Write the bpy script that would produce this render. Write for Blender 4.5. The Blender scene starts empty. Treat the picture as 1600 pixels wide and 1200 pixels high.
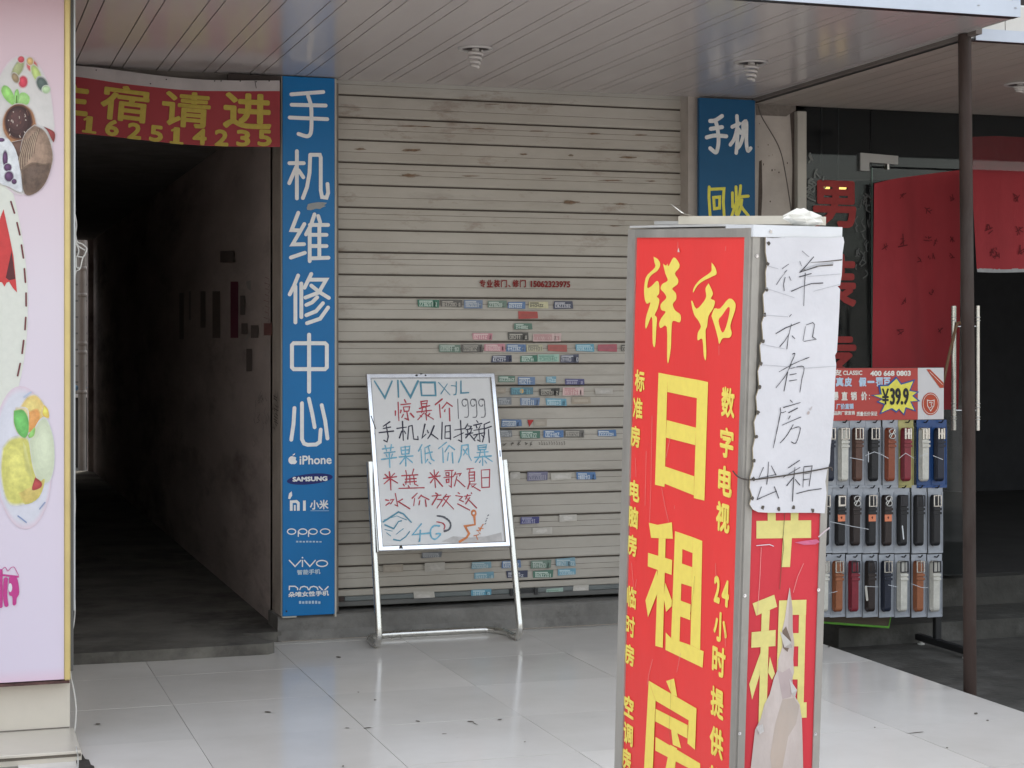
import bpy, math, random
from mathutils import Vector, Matrix
random.seed(7)
SC = bpy.context.scene
COL = SC.collection
PI = math.pi

# ------------------------------------------------------------------ camera, world, sun, exposure
FPX, TH, EYE = 2720.0, math.radians(18.02), 1.45
HORIZON = 540.0
cd = bpy.data.cameras.new('camera')
cd.sensor_width = 36.0
cd.lens = FPX / 1600.0 * 36.0
cd.shift_y = -(600.0 - HORIZON) / 1600.0
cd.clip_start, cd.clip_end = 0.05, 3000.0
cam = bpy.data.objects.new('camera', cd)
cam.location = (0, 0, EYE)
cam.rotation_euler = (math.radians(90), 0, -TH)
COL.objects.link(cam)
SC.camera = cam

SUN_EL, SUN_AZ = math.radians(58), math.radians(22)     # azimuth clockwise from +Y
w = bpy.data.worlds.new('World'); SC.world = w; w.use_nodes = True
nt = w.node_tree; bg = nt.nodes['Background']
sky = nt.nodes.new('ShaderNodeTexSky'); sky.sky_type = 'NISHITA'; sky.sun_disc = False
sky.sun_elevation = SUN_EL; sky.sun_rotation = SUN_AZ
sky.air_density = 1.6; sky.dust_density = 3.0; sky.ozone_density = 1.0
hs = nt.nodes.new('ShaderNodeHueSaturation'); hs.inputs['Saturation'].default_value = 0.36
nt.links.new(sky.outputs[0], hs.inputs['Color']); nt.links.new(hs.outputs[0], bg.inputs[0])
bg.inputs[1].default_value = 0.15
sd = bpy.data.lights.new('sun', 'SUN'); sd.energy = 1.3; sd.angle = math.radians(4); sd.color = (1, .95, .88)
so = bpy.data.objects.new('sun', sd); COL.objects.link(so)
sdir = Vector((math.sin(SUN_AZ) * math.cos(SUN_EL), math.cos(SUN_AZ) * math.cos(SUN_EL), math.sin(SUN_EL)))
so.rotation_euler = sdir.to_track_quat('Z', 'Y').to_euler()
SC.view_settings.view_transform = 'Standard'; SC.view_settings.look = 'None'
SC.view_settings.gamma = 1; SC.view_settings.exposure = 1.62
SC.cycles.max_bounces = 8; SC.cycles.transparent_max_bounces = 12
SC.cycles.use_denoising = True

# ------------------------------------------------------------------ pixel helpers (measure the photo once, place in metres)
FW = Vector((math.sin(TH), math.cos(TH), 0)); RT = Vector((math.cos(TH), -math.sin(TH), 0)); UP = Vector((0, 0, 1))
EYEP = Vector((0, 0, EYE))
def ray(x, y): return FW * FPX + RT * (x - 800) + UP * (HORIZON - y)
def onY(x, y, Y):
    d = ray(x, y); return EYEP + d * (Y / d.y)
def onZ(x, y, Z):
    d = ray(x, y); return EYEP + d * ((Z - EYE) / d.z)

class Plane:
    def __init__(s, o, u, v, warp=None):
        s.o = Vector(o); s.u = Vector(u).normalized(); s.v = Vector(v).normalized(); s.n = s.u.cross(s.v).normalized(); s.warp = warp
    def px(s, x, y):
        d = ray(x, y); t = (s.o - EYEP).dot(s.n) / d.dot(s.n); q = EYEP + d * t - s.o
        return (q.dot(s.u), q.dot(s.v))
    def to3(s, u, v, h=0.0):
        if s.warp: h = h + s.warp(u, v)
        return s.o + s.u * u + s.v * v + s.n * h
def front(Y, x0=0.0, z0=0.0, warp=None): return Plane((x0, Y, z0), (1, 0, 0), (0, 0, 1), warp)

# ------------------------------------------------------------------ materials
MATS = {}
def lin(c):
    if isinstance(c, str):
        c = [int(c[i:i + 2], 16) / 255 for i in (0, 2, 4)]
        return tuple(x / 12.92 if x <= .04045 else ((x + .055) / 1.055) ** 2.4 for x in c)
    if not hasattr(c, '__len__'): return (c, c, c)
    return tuple(c)
def mat(name, col, rough=.6, metal=0.0, var=.12, scale=6.0, stretch=(1, 1, 1), bump=0.0, bscale=60.0, spec=.5, col2=None, thr=None, coat=0.0, rvar=0.0):
    """procedural principled material: base colour mottled by noise, optional second colour in patches, fine bump"""
    if name in MATS: return MATS[name]
    c = lin(col)
    m = bpy.data.materials.new(name); m.use_nodes = True; t = m.node_tree; L = t.links.new
    p = t.nodes['Principled BSDF']
    p.inputs['Roughness'].default_value = rough; p.inputs['Metallic'].default_value = metal
    p.inputs['Specular IOR Level'].default_value = spec
    if coat: p.inputs['Coat Weight'].default_value = coat; p.inputs['Coat Roughness'].default_value = .08
    geo = t.nodes.new('ShaderNodeNewGeometry')
    mp = t.nodes.new('ShaderNodeMapping'); mp.inputs['Scale'].default_value = stretch
    L(geo.outputs['Position'], mp.inputs['Vector'])
    n = t.nodes.new('ShaderNodeTexNoise'); n.inputs['Scale'].default_value = scale; n.inputs['Detail'].default_value = 6; n.inputs['Roughness'].default_value = .62
    L(mp.outputs[0], n.inputs['Vector'])
    r = t.nodes.new('ShaderNodeValToRGB')
    r.color_ramp.elements[0].position = .28; r.color_ramp.elements[1].position = .74
    r.color_ramp.elements[0].color = tuple(x * (1 - var) for x in c) + (1,)
    r.color_ramp.elements[1].color = tuple(min(1, x * (1 + var)) for x in c) + (1,)
    L(n.outputs[0], r.inputs[0]); out = r.outputs[0]
    if col2 is not None:
        n2 = t.nodes.new('ShaderNodeTexNoise'); n2.inputs['Scale'].default_value = scale * .55; n2.inputs['Detail'].default_value = 9; n2.inputs['Roughness'].default_value = .7
        L(mp.outputs[0], n2.inputs['Vector'])
        r2 = t.nodes.new('ShaderNodeValToRGB'); a, b = thr or (.55, .7)
        r2.color_ramp.elements[0].position = a; r2.color_ramp.elements[1].position = b
        r2.color_ramp.elements[0].color = (0, 0, 0, 1); r2.color_ramp.elements[1].color = (1, 1, 1, 1)
        L(n2.outputs[0], r2.inputs[0])
        mx = t.nodes.new('ShaderNodeMixRGB'); L(r2.outputs[0], mx.inputs[0]); L(out, mx.inputs[1]); mx.inputs[2].default_value = lin(col2) + (1,)
        out = mx.outputs[0]
    L(out, p.inputs['Base Color'])
    if rvar:
        mr = t.nodes.new('ShaderNodeMapRange'); mr.inputs[3].default_value = max(.02, rough - rvar); mr.inputs[4].default_value = rough + rvar
        L(n.outputs[0], mr.inputs[0]); L(mr.outputs[0], p.inputs['Roughness'])
    if bump:
        nb = t.nodes.new('ShaderNodeTexNoise'); nb.inputs['Scale'].default_value = bscale; nb.inputs['Detail'].default_value = 5
        L(mp.outputs[0], nb.inputs['Vector'])
        b = t.nodes.new('ShaderNodeBump'); b.inputs['Strength'].default_value = bump; b.inputs['Distance'].default_value = .01
        L(nb.outputs[0], b.inputs['Height']); L(b.outputs[0], p.inputs['Normal'])
    MATS[name] = m
    return m
def glass_mat(name, tint, refl=1.0):
    if name in MATS: return MATS[name]
    m = bpy.data.materials.new(name); m.use_nodes = True; t = m.node_tree; L = t.links.new
    t.nodes.remove(t.nodes['Principled BSDF'])
    o = t.nodes['Material Output']
    tr = t.nodes.new('ShaderNodeBsdfTransparent'); tr.inputs[0].default_value = lin(tint) + (1,)
    gl = t.nodes.new('ShaderNodeBsdfGlossy'); gl.inputs['Roughness'].default_value = .03; gl.inputs[0].default_value = (refl, refl, refl, 1)
    fr = t.nodes.new('ShaderNodeFresnel'); fr.inputs[0].default_value = 1.5
    n = t.nodes.new('ShaderNodeTexNoise'); n.inputs['Scale'].default_value = 1.5
    b = t.nodes.new('ShaderNodeBump'); b.inputs['Strength'].default_value = .02; L(n.outputs[0], b.inputs['Height']); L(b.outputs[0], gl.inputs['Normal'])
    mx = t.nodes.new('ShaderNodeMixShader'); L(fr.outputs[0], mx.inputs[0]); L(tr.outputs[0], mx.inputs[1]); L(gl.outputs[0], mx.inputs[2])
    L(mx.outputs[0], o.inputs[0]); MATS[name] = m
    return m
def emit_mat(name, col, s):
    m = bpy.data.materials.new(name); m.use_nodes = True; p = m.node_tree.nodes['Principled BSDF']
    p.inputs['Base Color'].default_value = lin(col) + (1,); p.inputs['Emission Color'].default_value = lin(col) + (1,); p.inputs['Emission Strength'].default_value = s
    return m
def ink(col, rough=.55, var=.1):
    """flat printed / painted colour"""
    return mat('ink_%s_%g' % (col if isinstance(col, str) else '_'.join('%g' % x for x in lin(col)), rough), col, rough, var=var, scale=40, spec=.35)

# ------------------------------------------------------------------ mesh building
class MB:
    def __init__(s): s.v = []; s.f = []; s.m = []; s.mats = []; s.sm = []; s.rg = []; s.fr = []
    def mi(s, m):
        if m not in s.mats: s.mats.append(m)
        return s.mats.index(m)
    def add(s, vs, fs, m, smooth=False):
        b = len(s.v); s.v += [Vector(p) for p in vs]; k = s.mi(m); fb = len(s.f)
        for f in fs: s.f.append([b + i for i in f]); s.m.append(k); s.sm.append(smooth)
        s.rg.append((b, len(s.v))); s.fr.append((fb, len(s.f)))
    def poly(s, pts, m): s.add(pts, [list(range(len(pts)))], m)
    def box(s, a, b, m, bev=0.0):
        x0, y0, z0 = a; x1, y1, z1 = b
        if not bev:
            s.add([(x0,y0,z0),(x1,y0,z0),(x1,y1,z0),(x0,y1,z0),(x0,y0,z1),(x1,y0,z1),(x1,y1,z1),(x0,y1,z1)],
                  [(3,2,1,0),(4,5,6,7),(0,1,5,4),(1,2,6,5),(2,3,7,6),(3,0,4,7)], m); return
        e = bev; vs = []; idx = {}
        for ix, X in ((0,x0),(1,x1)):
            for iy, Y in ((0,y0),(1,y1)):
                for iz, Z in ((0,z0),(1,z1)):
                    sx, sy, sz = (e if ix == 0 else -e), (e if iy == 0 else -e), (e if iz == 0 else -e)
                    for k, q in enumerate(((X, Y+sy, Z+sz), (X+sx, Y, Z+sz), (X+sx, Y+sy, Z))):
                        idx[ix,iy,iz,k] = len(vs); vs.append(q)
        fs = []
        for i in (0,1):
            fs.append([idx[i,0,0,0],idx[i,1,0,0],idx[i,1,1,0],idx[i,0,1,0]]); fs.append([idx[0,i,0,1],idx[1,i,0,1],idx[1,i,1,1],idx[0,i,1,1]]); fs.append([idx[0,0,i,2],idx[1,0,i,2],idx[1,1,i,2],idx[0,1,i,2]])
            for j in (0,1):
                fs.append([idx[i,j,0,0],idx[i,j,1,0],idx[i,j,1,1],idx[i,j,0,1]]); fs.append([idx[i,0,j,0],idx[i,1,j,0],idx[i,1,j,2],idx[i,0,j,2]]); fs.append([idx[0,i,j,1],idx[1,i,j,1],idx[1,i,j,2],idx[0,i,j,2]])
                for k in (0,1): fs.append([idx[i,j,k,0],idx[i,j,k,1],idx[i,j,k,2]])
        s.add(vs, fs, m)
    def obox(s, P, ex, ey, ez, m):
        """box from corner P along three edge vectors"""
        P, ex, ey, ez = map(Vector, (P, ex, ey, ez))
        s.add([P, P+ex, P+ex+ey, P+ey, P+ez, P+ex+ez, P+ex+ey+ez, P+ey+ez], [(3,2,1,0),(4,5,6,7),(0,1,5,4),(1,2,6,5),(2,3,7,6),(3,0,4,7)], m)
    def tube(s, path, r, m, seg=10, caps=True, radii=None):
        path = [Vector(p) for p in path]; n = len(path); rings = []
        ref = None
        for i in range(n):
            d = (path[min(i+1, n-1)] - path[max(i-1, 0)]).normalized()
            if ref is None:
                ref = d.cross(Vector((0,0,1)));
                if ref.length < .1: ref = d.cross(Vector((1,0,0)))
            ref = (ref - d * ref.dot(d)).normalized(); b = d.cross(ref)
            rr = radii[i] if radii else r
            rings.append([path[i] + (ref * math.cos(2*PI*k/seg) + b * math.sin(2*PI*k/seg)) * rr for k in range(seg)])
        fs = [[i*seg+k, i*seg+(k+1) % seg, (i+1)*seg+(k+1) % seg, (i+1)*seg+k] for i in range(n-1) for k in range(seg)]
        s.add([p for r_ in rings for p in r_], fs, m, True)
        if caps:
            s.add(rings[0], [list(range(seg))[::-1]], m); s.add(rings[-1], [list(range(seg))], m)
    def lathe(s, c, prof, m, seg=24):
        c = Vector(c); vs = []; n = len(prof)
        for r, z in prof: vs += [c + Vector((r*math.cos(2*PI*k/seg), r*math.sin(2*PI*k/seg), z)) for k in range(seg)]
        s.add(vs, [[i*seg+k, i*seg+(k+1) % seg, (i+1)*seg+(k+1) % seg, (i+1)*seg+k] for i in range(n-1) for k in range(seg)], m, True)
    def extrude_x(s, prof, x0, x1, m):
        """profile of (y, z) points swept along x"""
        n = len(prof)
        s.add([(x0, y, z) for y, z in prof] + [(x1, y, z) for y, z in prof], [[i, i+1, n+i+1, n+i] for i in range(n-1)], m)
    def clusters(s):
        """groups of loose shapes that lie close together: each becomes a part of its own"""
        B = [([min(p[c] for p in s.v[a:e]) for c in range(3)], [max(p[c] for p in s.v[a:e]) for c in range(3)]) for a, e in s.rg]
        n = len(B); par = list(range(n)); sz = [max(h[c] - l[c] for c in range(3)) for l, h in B]
        def fd(i):
            while par[i] != i: par[i] = par[par[i]]; i = par[i]
            return i
        for i in range(n):
            for j in range(i):
                if fd(i) != fd(j):
                    g = math.sqrt(sum(max(0, B[j][0][c] - B[i][1][c], B[i][0][c] - B[j][1][c]) ** 2 for c in range(3)))
                    if g <= max(.0195, .48 * max(sz[i], sz[j])): par[fd(i)] = fd(j)
        gr = {}
        for i in range(n): gr.setdefault(fd(i), []).append(i)
        return list(gr.values())
    def build(s, name, parent=None, loc=None, **props):
        if parent is not None and len(s.rg) > 1:
            cl = s.clusters()
            if len(cl) > 1:
                for g in cl:
                    m = MB()
                    for i in g:
                        a, e = s.rg[i]; fa, fe = s.fr[i]; b0 = len(m.v); m.v += s.v[a:e]
                        for k in range(fa, fe): m.f.append([q - a + b0 for q in s.f[k]]); m.m.append(m.mi(s.mats[s.m[k]])); m.sm.append(s.sm[k])
                    o = m.build(name, parent, loc, **props)
                return o
        me = bpy.data.meshes.new(name)
        off = Vector(loc) if loc is not None else Vector((0, 0, 0))
        me.from_pydata([tuple(p - off) for p in s.v], [], s.f)
        for m in s.mats: me.materials.append(m)
        me.polygons.foreach_set('material_index', s.m); me.polygons.foreach_set('use_smooth', s.sm); me.update()
        o = bpy.data.objects.new(name, me); COL.objects.link(o); o.location = off
        if parent is not None:
            o.parent = parent; o['__'] = 1; del o['__']
            o.matrix_parent_inverse = Matrix.Translation(-world_loc(parent))
        for k, v_ in props.items(): o[k] = v_
        return o
def world_loc(o):
    p = Vector(o.location)
    return p
def thing(name, label, cat, loc=(0, 0, 0), group=None):
    o = bpy.data.objects.new(name, None); COL.objects.link(o); o.location = loc; o.empty_display_size = .1
    o['label'] = label; o['category'] = cat
    if group: o['group'] = group
    return o

# flat shapes laid on a plane: printed letters, stickers, paint
GL = {}
def glyph(t):
    if t not in GL:
        c = bpy.data.curves.new('t', 'FONT'); c.body = t; c.size = 1; c.resolution_u = 3
        o = bpy.data.objects.new('t', c); COL.objects.link(o); bpy.context.view_layer.update()
        me = bpy.data.meshes.new_from_object(o.evaluated_get(bpy.context.evaluated_depsgraph_get()))
        bpy.data.objects.remove(o); bpy.data.curves.remove(c)
        vs = [(v.co.x, v.co.y) for v in me.vertices]; fs = [list(p.vertices) for p in me.polygons]; bpy.data.meshes.remove(me)
        x0 = min(v[0] for v in vs); x1 = max(v[0] for v in vs); y0 = min(v[1] for v in vs); y1 = max(v[1] for v in vs)
        GL[t] = ([((x - x0) / (x1 - x0), (y - y0) / (y1 - y0)) for x, y in vs], fs)
    return GL[t]
class Flat(MB):
    def __init__(s, pl, h=.0015): MB.__init__(s); s.pl = pl; s.h = h; s.k = 0; s.step, s.mod, s.jit = .00013, 11, 0
    def lay(s): s.k += 1; return s.h + s.step * (s.k % s.mod)
    def puv(s, pts, m, h=None):
        h = s.lay() if h is None else h
        s.add([s.pl.to3(u, v, h) for u, v in pts], [list(range(len(pts)))], m)
    def ppx(s, pts, m, h=None): s.puv([s.pl.px(*p) for p in pts], m, h)
    def rect(s, x0, y0, x1, y1, m, h=None): s.ppx([(x0, y1), (x1, y1), (x1, y0), (x0, y0)], m, h)
    def ell(s, cx, cy, rx, ry, m, n=28, rot=0.0, h=None):
        s.ppx([(cx + rx*math.cos(a)*math.cos(rot) - ry*math.sin(a)*math.sin(rot), cy + rx*math.cos(a)*math.sin(rot) + ry*math.sin(a)*math.cos(rot)) for a in (2*PI*k/n for k in range(n))], m, h)
    def stroke_uv(s, pts, wd, m, cap=True, taper=None):
        pts = [Vector(p) for p in pts]; pts = [p for i, p in enumerate(pts) if i == 0 or (p - pts[i-1]).length > 1e-5]
        n = len(pts)
        if n < 2: return
        h = s.lay(); closed = (pts[0] - pts[-1]).length < 1e-5 and n > 3
        if closed: pts = pts[:-1]; n -= 1
        Ls, Rs = [], []
        for i in range(n):
            a = pts[i-1] if (i > 0 or closed) else None; b = pts[(i+1) % n] if (i < n-1 or closed) else None
            d1 = (pts[i] - a).normalized() if a is not None else None; d2 = (b - pts[i]).normalized() if b is not None else None
            if d1 is None: d1 = d2
            if d2 is None: d2 = d1
            t = d1 + d2
            t = t.normalized() if t.length > .2 else d1
            nn = Vector((-t.y, t.x)); k = 1 / max(.5, nn.dot(Vector((-d1.y, d1.x))))
            hw = wd / 2 * (taper[0] + (taper[1] - taper[0]) * i / (n-1) if taper else 1)
            if s.jit: hw *= random.uniform(1 - s.jit, 1 + s.jit * .7)
            Ls.append(pts[i] + nn * hw * k); Rs.append(pts[i] - nn * hw * k)
        P3 = lambda p: s.pl.to3(p.x, p.y, h)
        vs = [P3(p) for p in Ls] + [P3(p) for p in Rs]
        fs = [[i, (i+1) % n, n + (i+1) % n, n + i] for i in range(n if closed else n-1)]
        s.add(vs, fs, m)
        if cap and not closed:
            for e, nb in ((0, 1), (n-1, n-2)):
                d = (pts[e] - pts[nb]).normalized(); q = Vector((-d.y, d.x)); hw = (Ls[e] - Rs[e]).length / 2
                s.add([P3(pts[e] + (q * math.cos(a) + d * math.sin(a)) * hw) for a in (PI * j / 6 for j in range(7))], [list(range(7))], m)
    def stroke(s, pts, wpx, m, o=(0, 0), k=1.0, cap=True, smooth=False, taper=None):
        """pts in crop coordinates (origin o, scale k); wpx in photo pixels"""
        P = [(o[0] + x / k, o[1] + y / k) for x, y in pts]
        if smooth and len(P) > 2: P = catmull(P, 5)
        a = s.pl.px(*P[0]); b = s.pl.px(P[0][0], P[0][1] + 10); sc = math.dist(a, b) / 10
        s.stroke_uv([s.pl.px(*p) for p in P], wpx * sc, m, cap, taper)
    def text_uv(s, t, cu, cv, wd, ht, m, bold=0.0, rot=0.0, skew=0.0):
        vs, fs = glyph(t); offs = [(0, 0)]
        if bold: offs = [(bold*math.cos(a), bold*math.sin(a)) for a in (PI/4 + PI/4*k for k in range(8))] + [(0, 0)]
        cr, sr = math.cos(rot), math.sin(rot)
        for du, dv in offs:
            h = s.lay(); P = []
            for x, y in vs:
                a = (x - .5) * (wd - 2*bold) + du; b = (y - .5) * (ht - 2*bold) + dv; a += skew * b
                P.append(s.pl.to3(cu + a*cr - b*sr, cv + a*sr + b*cr, h))
            s.add(P, fs, m)
    def text(s, t, x0, y0, x1, y1, m, bold=0.0, rot=0.0, skew=0.0):
        """text filling the photo-pixel box; bold in photo pixels"""
        a = s.pl.px((x0+x1)/2, (y0+y1)/2)
        l = s.pl.px(x0, (y0+y1)/2); r = s.pl.px(x1, (y0+y1)/2); tp = s.pl.px((x0+x1)/2, y0); bt = s.pl.px((x0+x1)/2, y1)
        wd = abs(r[0]-l[0]); ht = abs(tp[1]-bt[1])
        s.text_uv(t, a[0], a[1], wd, ht, m, bold * ht / abs(y1-y0), rot, skew)
def catmull(P, n):
    out = []
    for i in range(len(P)-1):
        p0, p1, p2, p3 = P[max(i-1, 0)], P[i], P[i+1], P[min(i+2, len(P)-1)]
        for j in range(n):
            t = j / n
            out.append(tuple(.5*((2*p1[c]) + (-p0[c]+p2[c])*t + (2*p0[c]-5*p1[c]+4*p2[c]-p3[c])*t*t + (-p0[c]+3*p1[c]-3*p2[c]+p3[c])*t**3) for c in (0, 1)))
    return out + [P[-1]]
def cat3(P, n):
    out = []
    P = [Vector(p) for p in P]
    for i in range(len(P)-1):
        p0, p1, p2, p3 = P[max(i-1, 0)], P[i], P[i+1], P[min(i+2, len(P)-1)]
        for j in range(n):
            t = j / n
            out.append(.5*((2*p1) + (p2-p0)*t + (2*p0-5*p1+4*p2-p3)*t*t + (3*p1-p0-3*p2+p3)*t**3))
    return out + [P[-1]]

# shared materials
WALLC = mat('weathered_plaster', (.44, .39, .345), .9, var=.22, scale=3, bump=.25, bscale=40, col2=(.24, .20, .17), thr=(.60, .80), spec=.25)
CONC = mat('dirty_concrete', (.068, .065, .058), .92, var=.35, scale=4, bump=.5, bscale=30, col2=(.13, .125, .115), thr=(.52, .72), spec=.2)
SILLC = mat('sill_concrete', (.20, .19, .175), .92, var=.3, scale=5, bump=.6, bscale=26, col2=(.09, .083, .075), thr=(.55, .7), spec=.2)
STEEL = mat('bright_steel', (.82, .83, .85), .16, 1.0, var=.04, scale=20, rvar=.05)
STEELD = mat('worn_steel', (.55, .54, .52), .33, 1.0, var=.15, scale=15, rvar=.1)
BLACKM = mat('black_painted_metal', (.012, .012, .013), .45, var=.3)
WHITEP = mat('white_paint', (.76, .76, .74), .5, var=.05)

# ================================================================== SETTING
FZ = 0.0          # tiled pavement
GZ = -0.10        # concrete in front of the clothes shop
SZ = -0.16        # street
YW = 8.45         # facade
CZ = 2.77         # canopy soffit

b = MB(); b.poly([(-400, -400, SZ), (400, -400, SZ), (400, 5.3, SZ), (-400, 5.3, SZ)], mat('street_concrete', (.34, .325, .31), .9, var=.2, scale=1.5, bump=.3, bscale=25, spec=.25))
b.build('street', kind='structure')

# tiled pavement: one slab per tile with hairline joints over a dark bed
T = 0.637
def tile_mat():
    m = bpy.data.materials.new('polished_tile'); m.use_nodes = True; t = m.node_tree; L = t.links.new; p = t.nodes['Principled BSDF']
    geo = t.nodes.new('ShaderNodeNewGeometry')
    n = t.nodes.new('ShaderNodeTexNoise'); n.inputs['Scale'].default_value = 1.3; n.inputs['Detail'].default_value = 8; n.inputs['Roughness'].default_value = .6; L(geo.outputs['Position'], n.inputs['Vector'])
    r = t.nodes.new('ShaderNodeValToRGB'); r.color_ramp.elements[0].position = .3; r.color_ramp.elements[1].position = .72
    r.color_ramp.elements[0].color = (.66, .62, .57, 1); r.color_ramp.elements[1].color = (.77, .735, .69, 1); p.inputs['Specular IOR Level'].default_value = .32; L(n.outputs[0], r.inputs[0])
    n2 = t.nodes.new('ShaderNodeTexNoise'); n2.inputs['Scale'].default_value = 9; n2.inputs['Detail'].default_value = 10; n2.inputs['Roughness'].default_value = .75; L(geo.outputs['Position'], n2.inputs['Vector'])
    r2 = t.nodes.new('ShaderNodeValToRGB'); r2.color_ramp.elements[0].position = .62; r2.color_ramp.elements[1].position = .8; r2.color_ramp.elements[0].color = (0, 0, 0, 1); r2.color_ramp.elements[1].color = (.3, .3, .3, 1); L(n2.outputs[0], r2.inputs[0])
    mx = t.nodes.new('ShaderNodeMixRGB'); L(r2.outputs[0], mx.inputs[0]); L(r.outputs[0], mx.inputs[1]); mx.inputs[2].default_value = (.25, .22, .19, 1)
    ri = t.nodes.new('ShaderNodeMapRange'); L(geo.outputs['Random Per Island'], ri.inputs[0]); ri.inputs[3].default_value = .94; ri.inputs[4].default_value = 1.04
    mu = t.nodes.new('ShaderNodeMixRGB'); mu.blend_type = 'MULTIPLY'; mu.inputs[0].default_value = 1; L(mx.outputs[0], mu.inputs[1]); L(ri.outputs[0], mu.inputs[2])
    L(mu.outputs[0], p.inputs['Base Color'])
    mr = t.nodes.new('ShaderNodeMapRange'); L(n.outputs[0], mr.inputs[0]); mr.inputs[1].default_value = .3; mr.inputs[2].default_value = .8; mr.inputs[3].default_value = .12; mr.inputs[4].default_value = .2; L(mr.outputs[0], p.inputs['Roughness'])
    n3 = t.nodes.new('ShaderNodeTexNoise'); n3.inputs['Scale'].default_value = 2.5; L(geo.outputs['Position'], n3.inputs['Vector'])
    bp = t.nodes.new('ShaderNodeBump'); bp.inputs['Strength'].default_value = .04; bp.inputs['Distance'].default_value = .02; L(n3.outputs[0], bp.inputs['Height']); L(bp.outputs[0], p.inputs['Normal'])
    return m
TILE = tile_mat()
JOINT = mat('tile_joint_dirt', (.24, .22, .19), .9, var=.4, scale=12)
PX0, PX1, PY0, PY1 = 0.10, 4.055, 4.98, YW
b = MB(); b.box((PX0, PY0, SZ), (PX1, PY1, FZ - .003), JOINT)
xs = [0.873 + T * k for k in range(-1, 5)] + [PX1]; xs = [max(PX0, x) for x in xs]
ys = [PY0] + [6.467 + T * k for k in range(-2, 4)]; ys = [y for y in ys if y < PY1 - .02] + [PY1]
g = .0011
for i in range(len(xs)-1):
    for j in range(len(ys)-1):
        x0, x1, y0, y1 = xs[i], xs[i+1], ys[j], ys[j+1]
        if x1 - x0 < .02: continue
        if x1 > 0.87 - .01 and False: pass
        dz = random.uniform(-.0006, .0006)
        b.box((x0+g, y0+g, FZ-.002), (x1-g, y1-g, FZ+dz), TILE)
# chips and stains worn into the tiles
chip = ink((.13, .11, .09), .9)
pv = Plane((0, 0, FZ), (1, 0, 0), (0, 1, 0)); F = Flat(pv, .0012)
for x, y, rx, ry, rt in ((529, 1027, 4, 1.2, .1), (586, 1094, 2.2, 1, 0), (653, 1127.5, 5, 1.0, .1), (735, 1128, 6, 1, .05), (742, 1131, 5, .8, .4), (543, 1138, 4, .8, 0), (574, 1138, 6, .9, -.1), (418, 1113, 6, .9, .1), (781, 1125, 3, .8, 0), (536, 1198, 1.5, 1.5, 0), (694, 1147, 4, .7, 0), (1525, 1115, 3.4, 1.8, 0), (1543, 1126, 2.5, .9, 0), (1367, 1137, 1.4, .8, 0), (1480, 1169, 2, .9, 0), (1430, 1145.5, 17, .5, -.1), (1295, 1011, 2.2, 1.2, 0), (560, 1082, 2, .6, 0), (820, 1160, 2, .7, 0)):
    F.ppx([(x + rx*math.cos(a)*random.uniform(.7, 1.2), y + ry*math.sin(a)*random.uniform(.6, 1.3) + rt*rx*math.cos(a)) for a in (2*PI*k/9 for k in range(9))], chip)
F.ell(153, 1132, 4, 1.2, ink('d8d4d0'))
b.add(F.v, F.f, chip)
b.build('pavement', kind='structure')

# concrete apron of the clothes shop, with two steps
b = MB()
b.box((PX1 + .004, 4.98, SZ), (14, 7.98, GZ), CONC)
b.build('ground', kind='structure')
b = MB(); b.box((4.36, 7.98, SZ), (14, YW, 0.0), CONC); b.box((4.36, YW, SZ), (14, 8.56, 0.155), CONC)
b.build('doorstep', None, (6, 7.98, GZ), label='grey concrete double step in front of the dark clothes shop', category='step')

# dark slab at the mouth of the passage, corner broken off
slab = mat('passage_concrete', (.15, .14, .122), .93, var=.4, scale=3, bump=.6, bscale=18, col2=(.07, .063, .057), thr=(.5, .66), spec=.2)
b = MB()
edge = [(0.10, 8.12), (0.55, 8.125), (0.95, 8.115), (1.25, 8.12), (1.44, 8.125), (1.475, 8.16), (1.47, 8.21), (1.43, 8.26), (1.42, 8.33), (1.40, 8.38), (1.36, YW)]
top = [Vector((x, y, .052)) for x, y in edge] + [Vector((0.10, YW, .052))]
bot = [Vector((x, y - .004 * math.sin(9*x), .0)) for x, y in edge] + [Vector((.10, YW, .0))]
n = len(top); b.add(top + bot, [list(range(n))] + [[i, n+i, n+(i+1) % n, (i+1) % n] for i in range(n)], slab)
b.box((.10, YW + .001, -.1), (1.562, 20.0, .050), slab)
b.build('path', kind='structure')
b = MB(); b.poly([(-6, 20.0, .02), (8, 20, .02), (8, 24, .02), (-6, 24, .02)], CONC); b.build('yard_ground', kind='structure')

# ------------------------------------------------------------------ main building
bd = thing('shop_building', 'weathered plaster shop building with the shutter bay and dark passage', 'building', (2.5, YW, 0))
cwall = mat('passage_wall_plaster', (.50, .43, .40), .92, var=.22, scale=3.2, stretch=(1, .28, 1), bump=.3, bscale=30, col2=(.16, .125, .11), thr=(.5, .72), spec=.2)
b = MB()
b.box((1.562, YW + .03, .0), (onY(521.5, 500, 8.42).x, 8.75, 2.9), WALLC)          # pier behind the tall blue board
b.box((1.562, 8.7, .0), (1.75, 20.0, 2.9), cwall)                # right wall of the passage
b.build('passage_wall', bd)
b = MB(); b.box((0.0, 8.0, SZ), (.30, 20.0, 2.9), cwall); b.build('passage_wall', bd)
b = MB(); b.box((.302, 19.85, .051), (1.29, 19.99, 2.629), cwall); b.box((1.505, 19.85, .051), (1.561, 19.99, 2.629), cwall); b.build('end_wall_light_stop', bd)  # broad piece is hidden, added to cut yard light; narrow one is the jamb
b = MB(); b.box((.30, YW + .05, 2.63), (1.562, 20.0, 2.9), mat('passage_ceiling', (.22, .2, .185), .95, var=.3)); b.build('passage_ceiling', bd)
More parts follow.
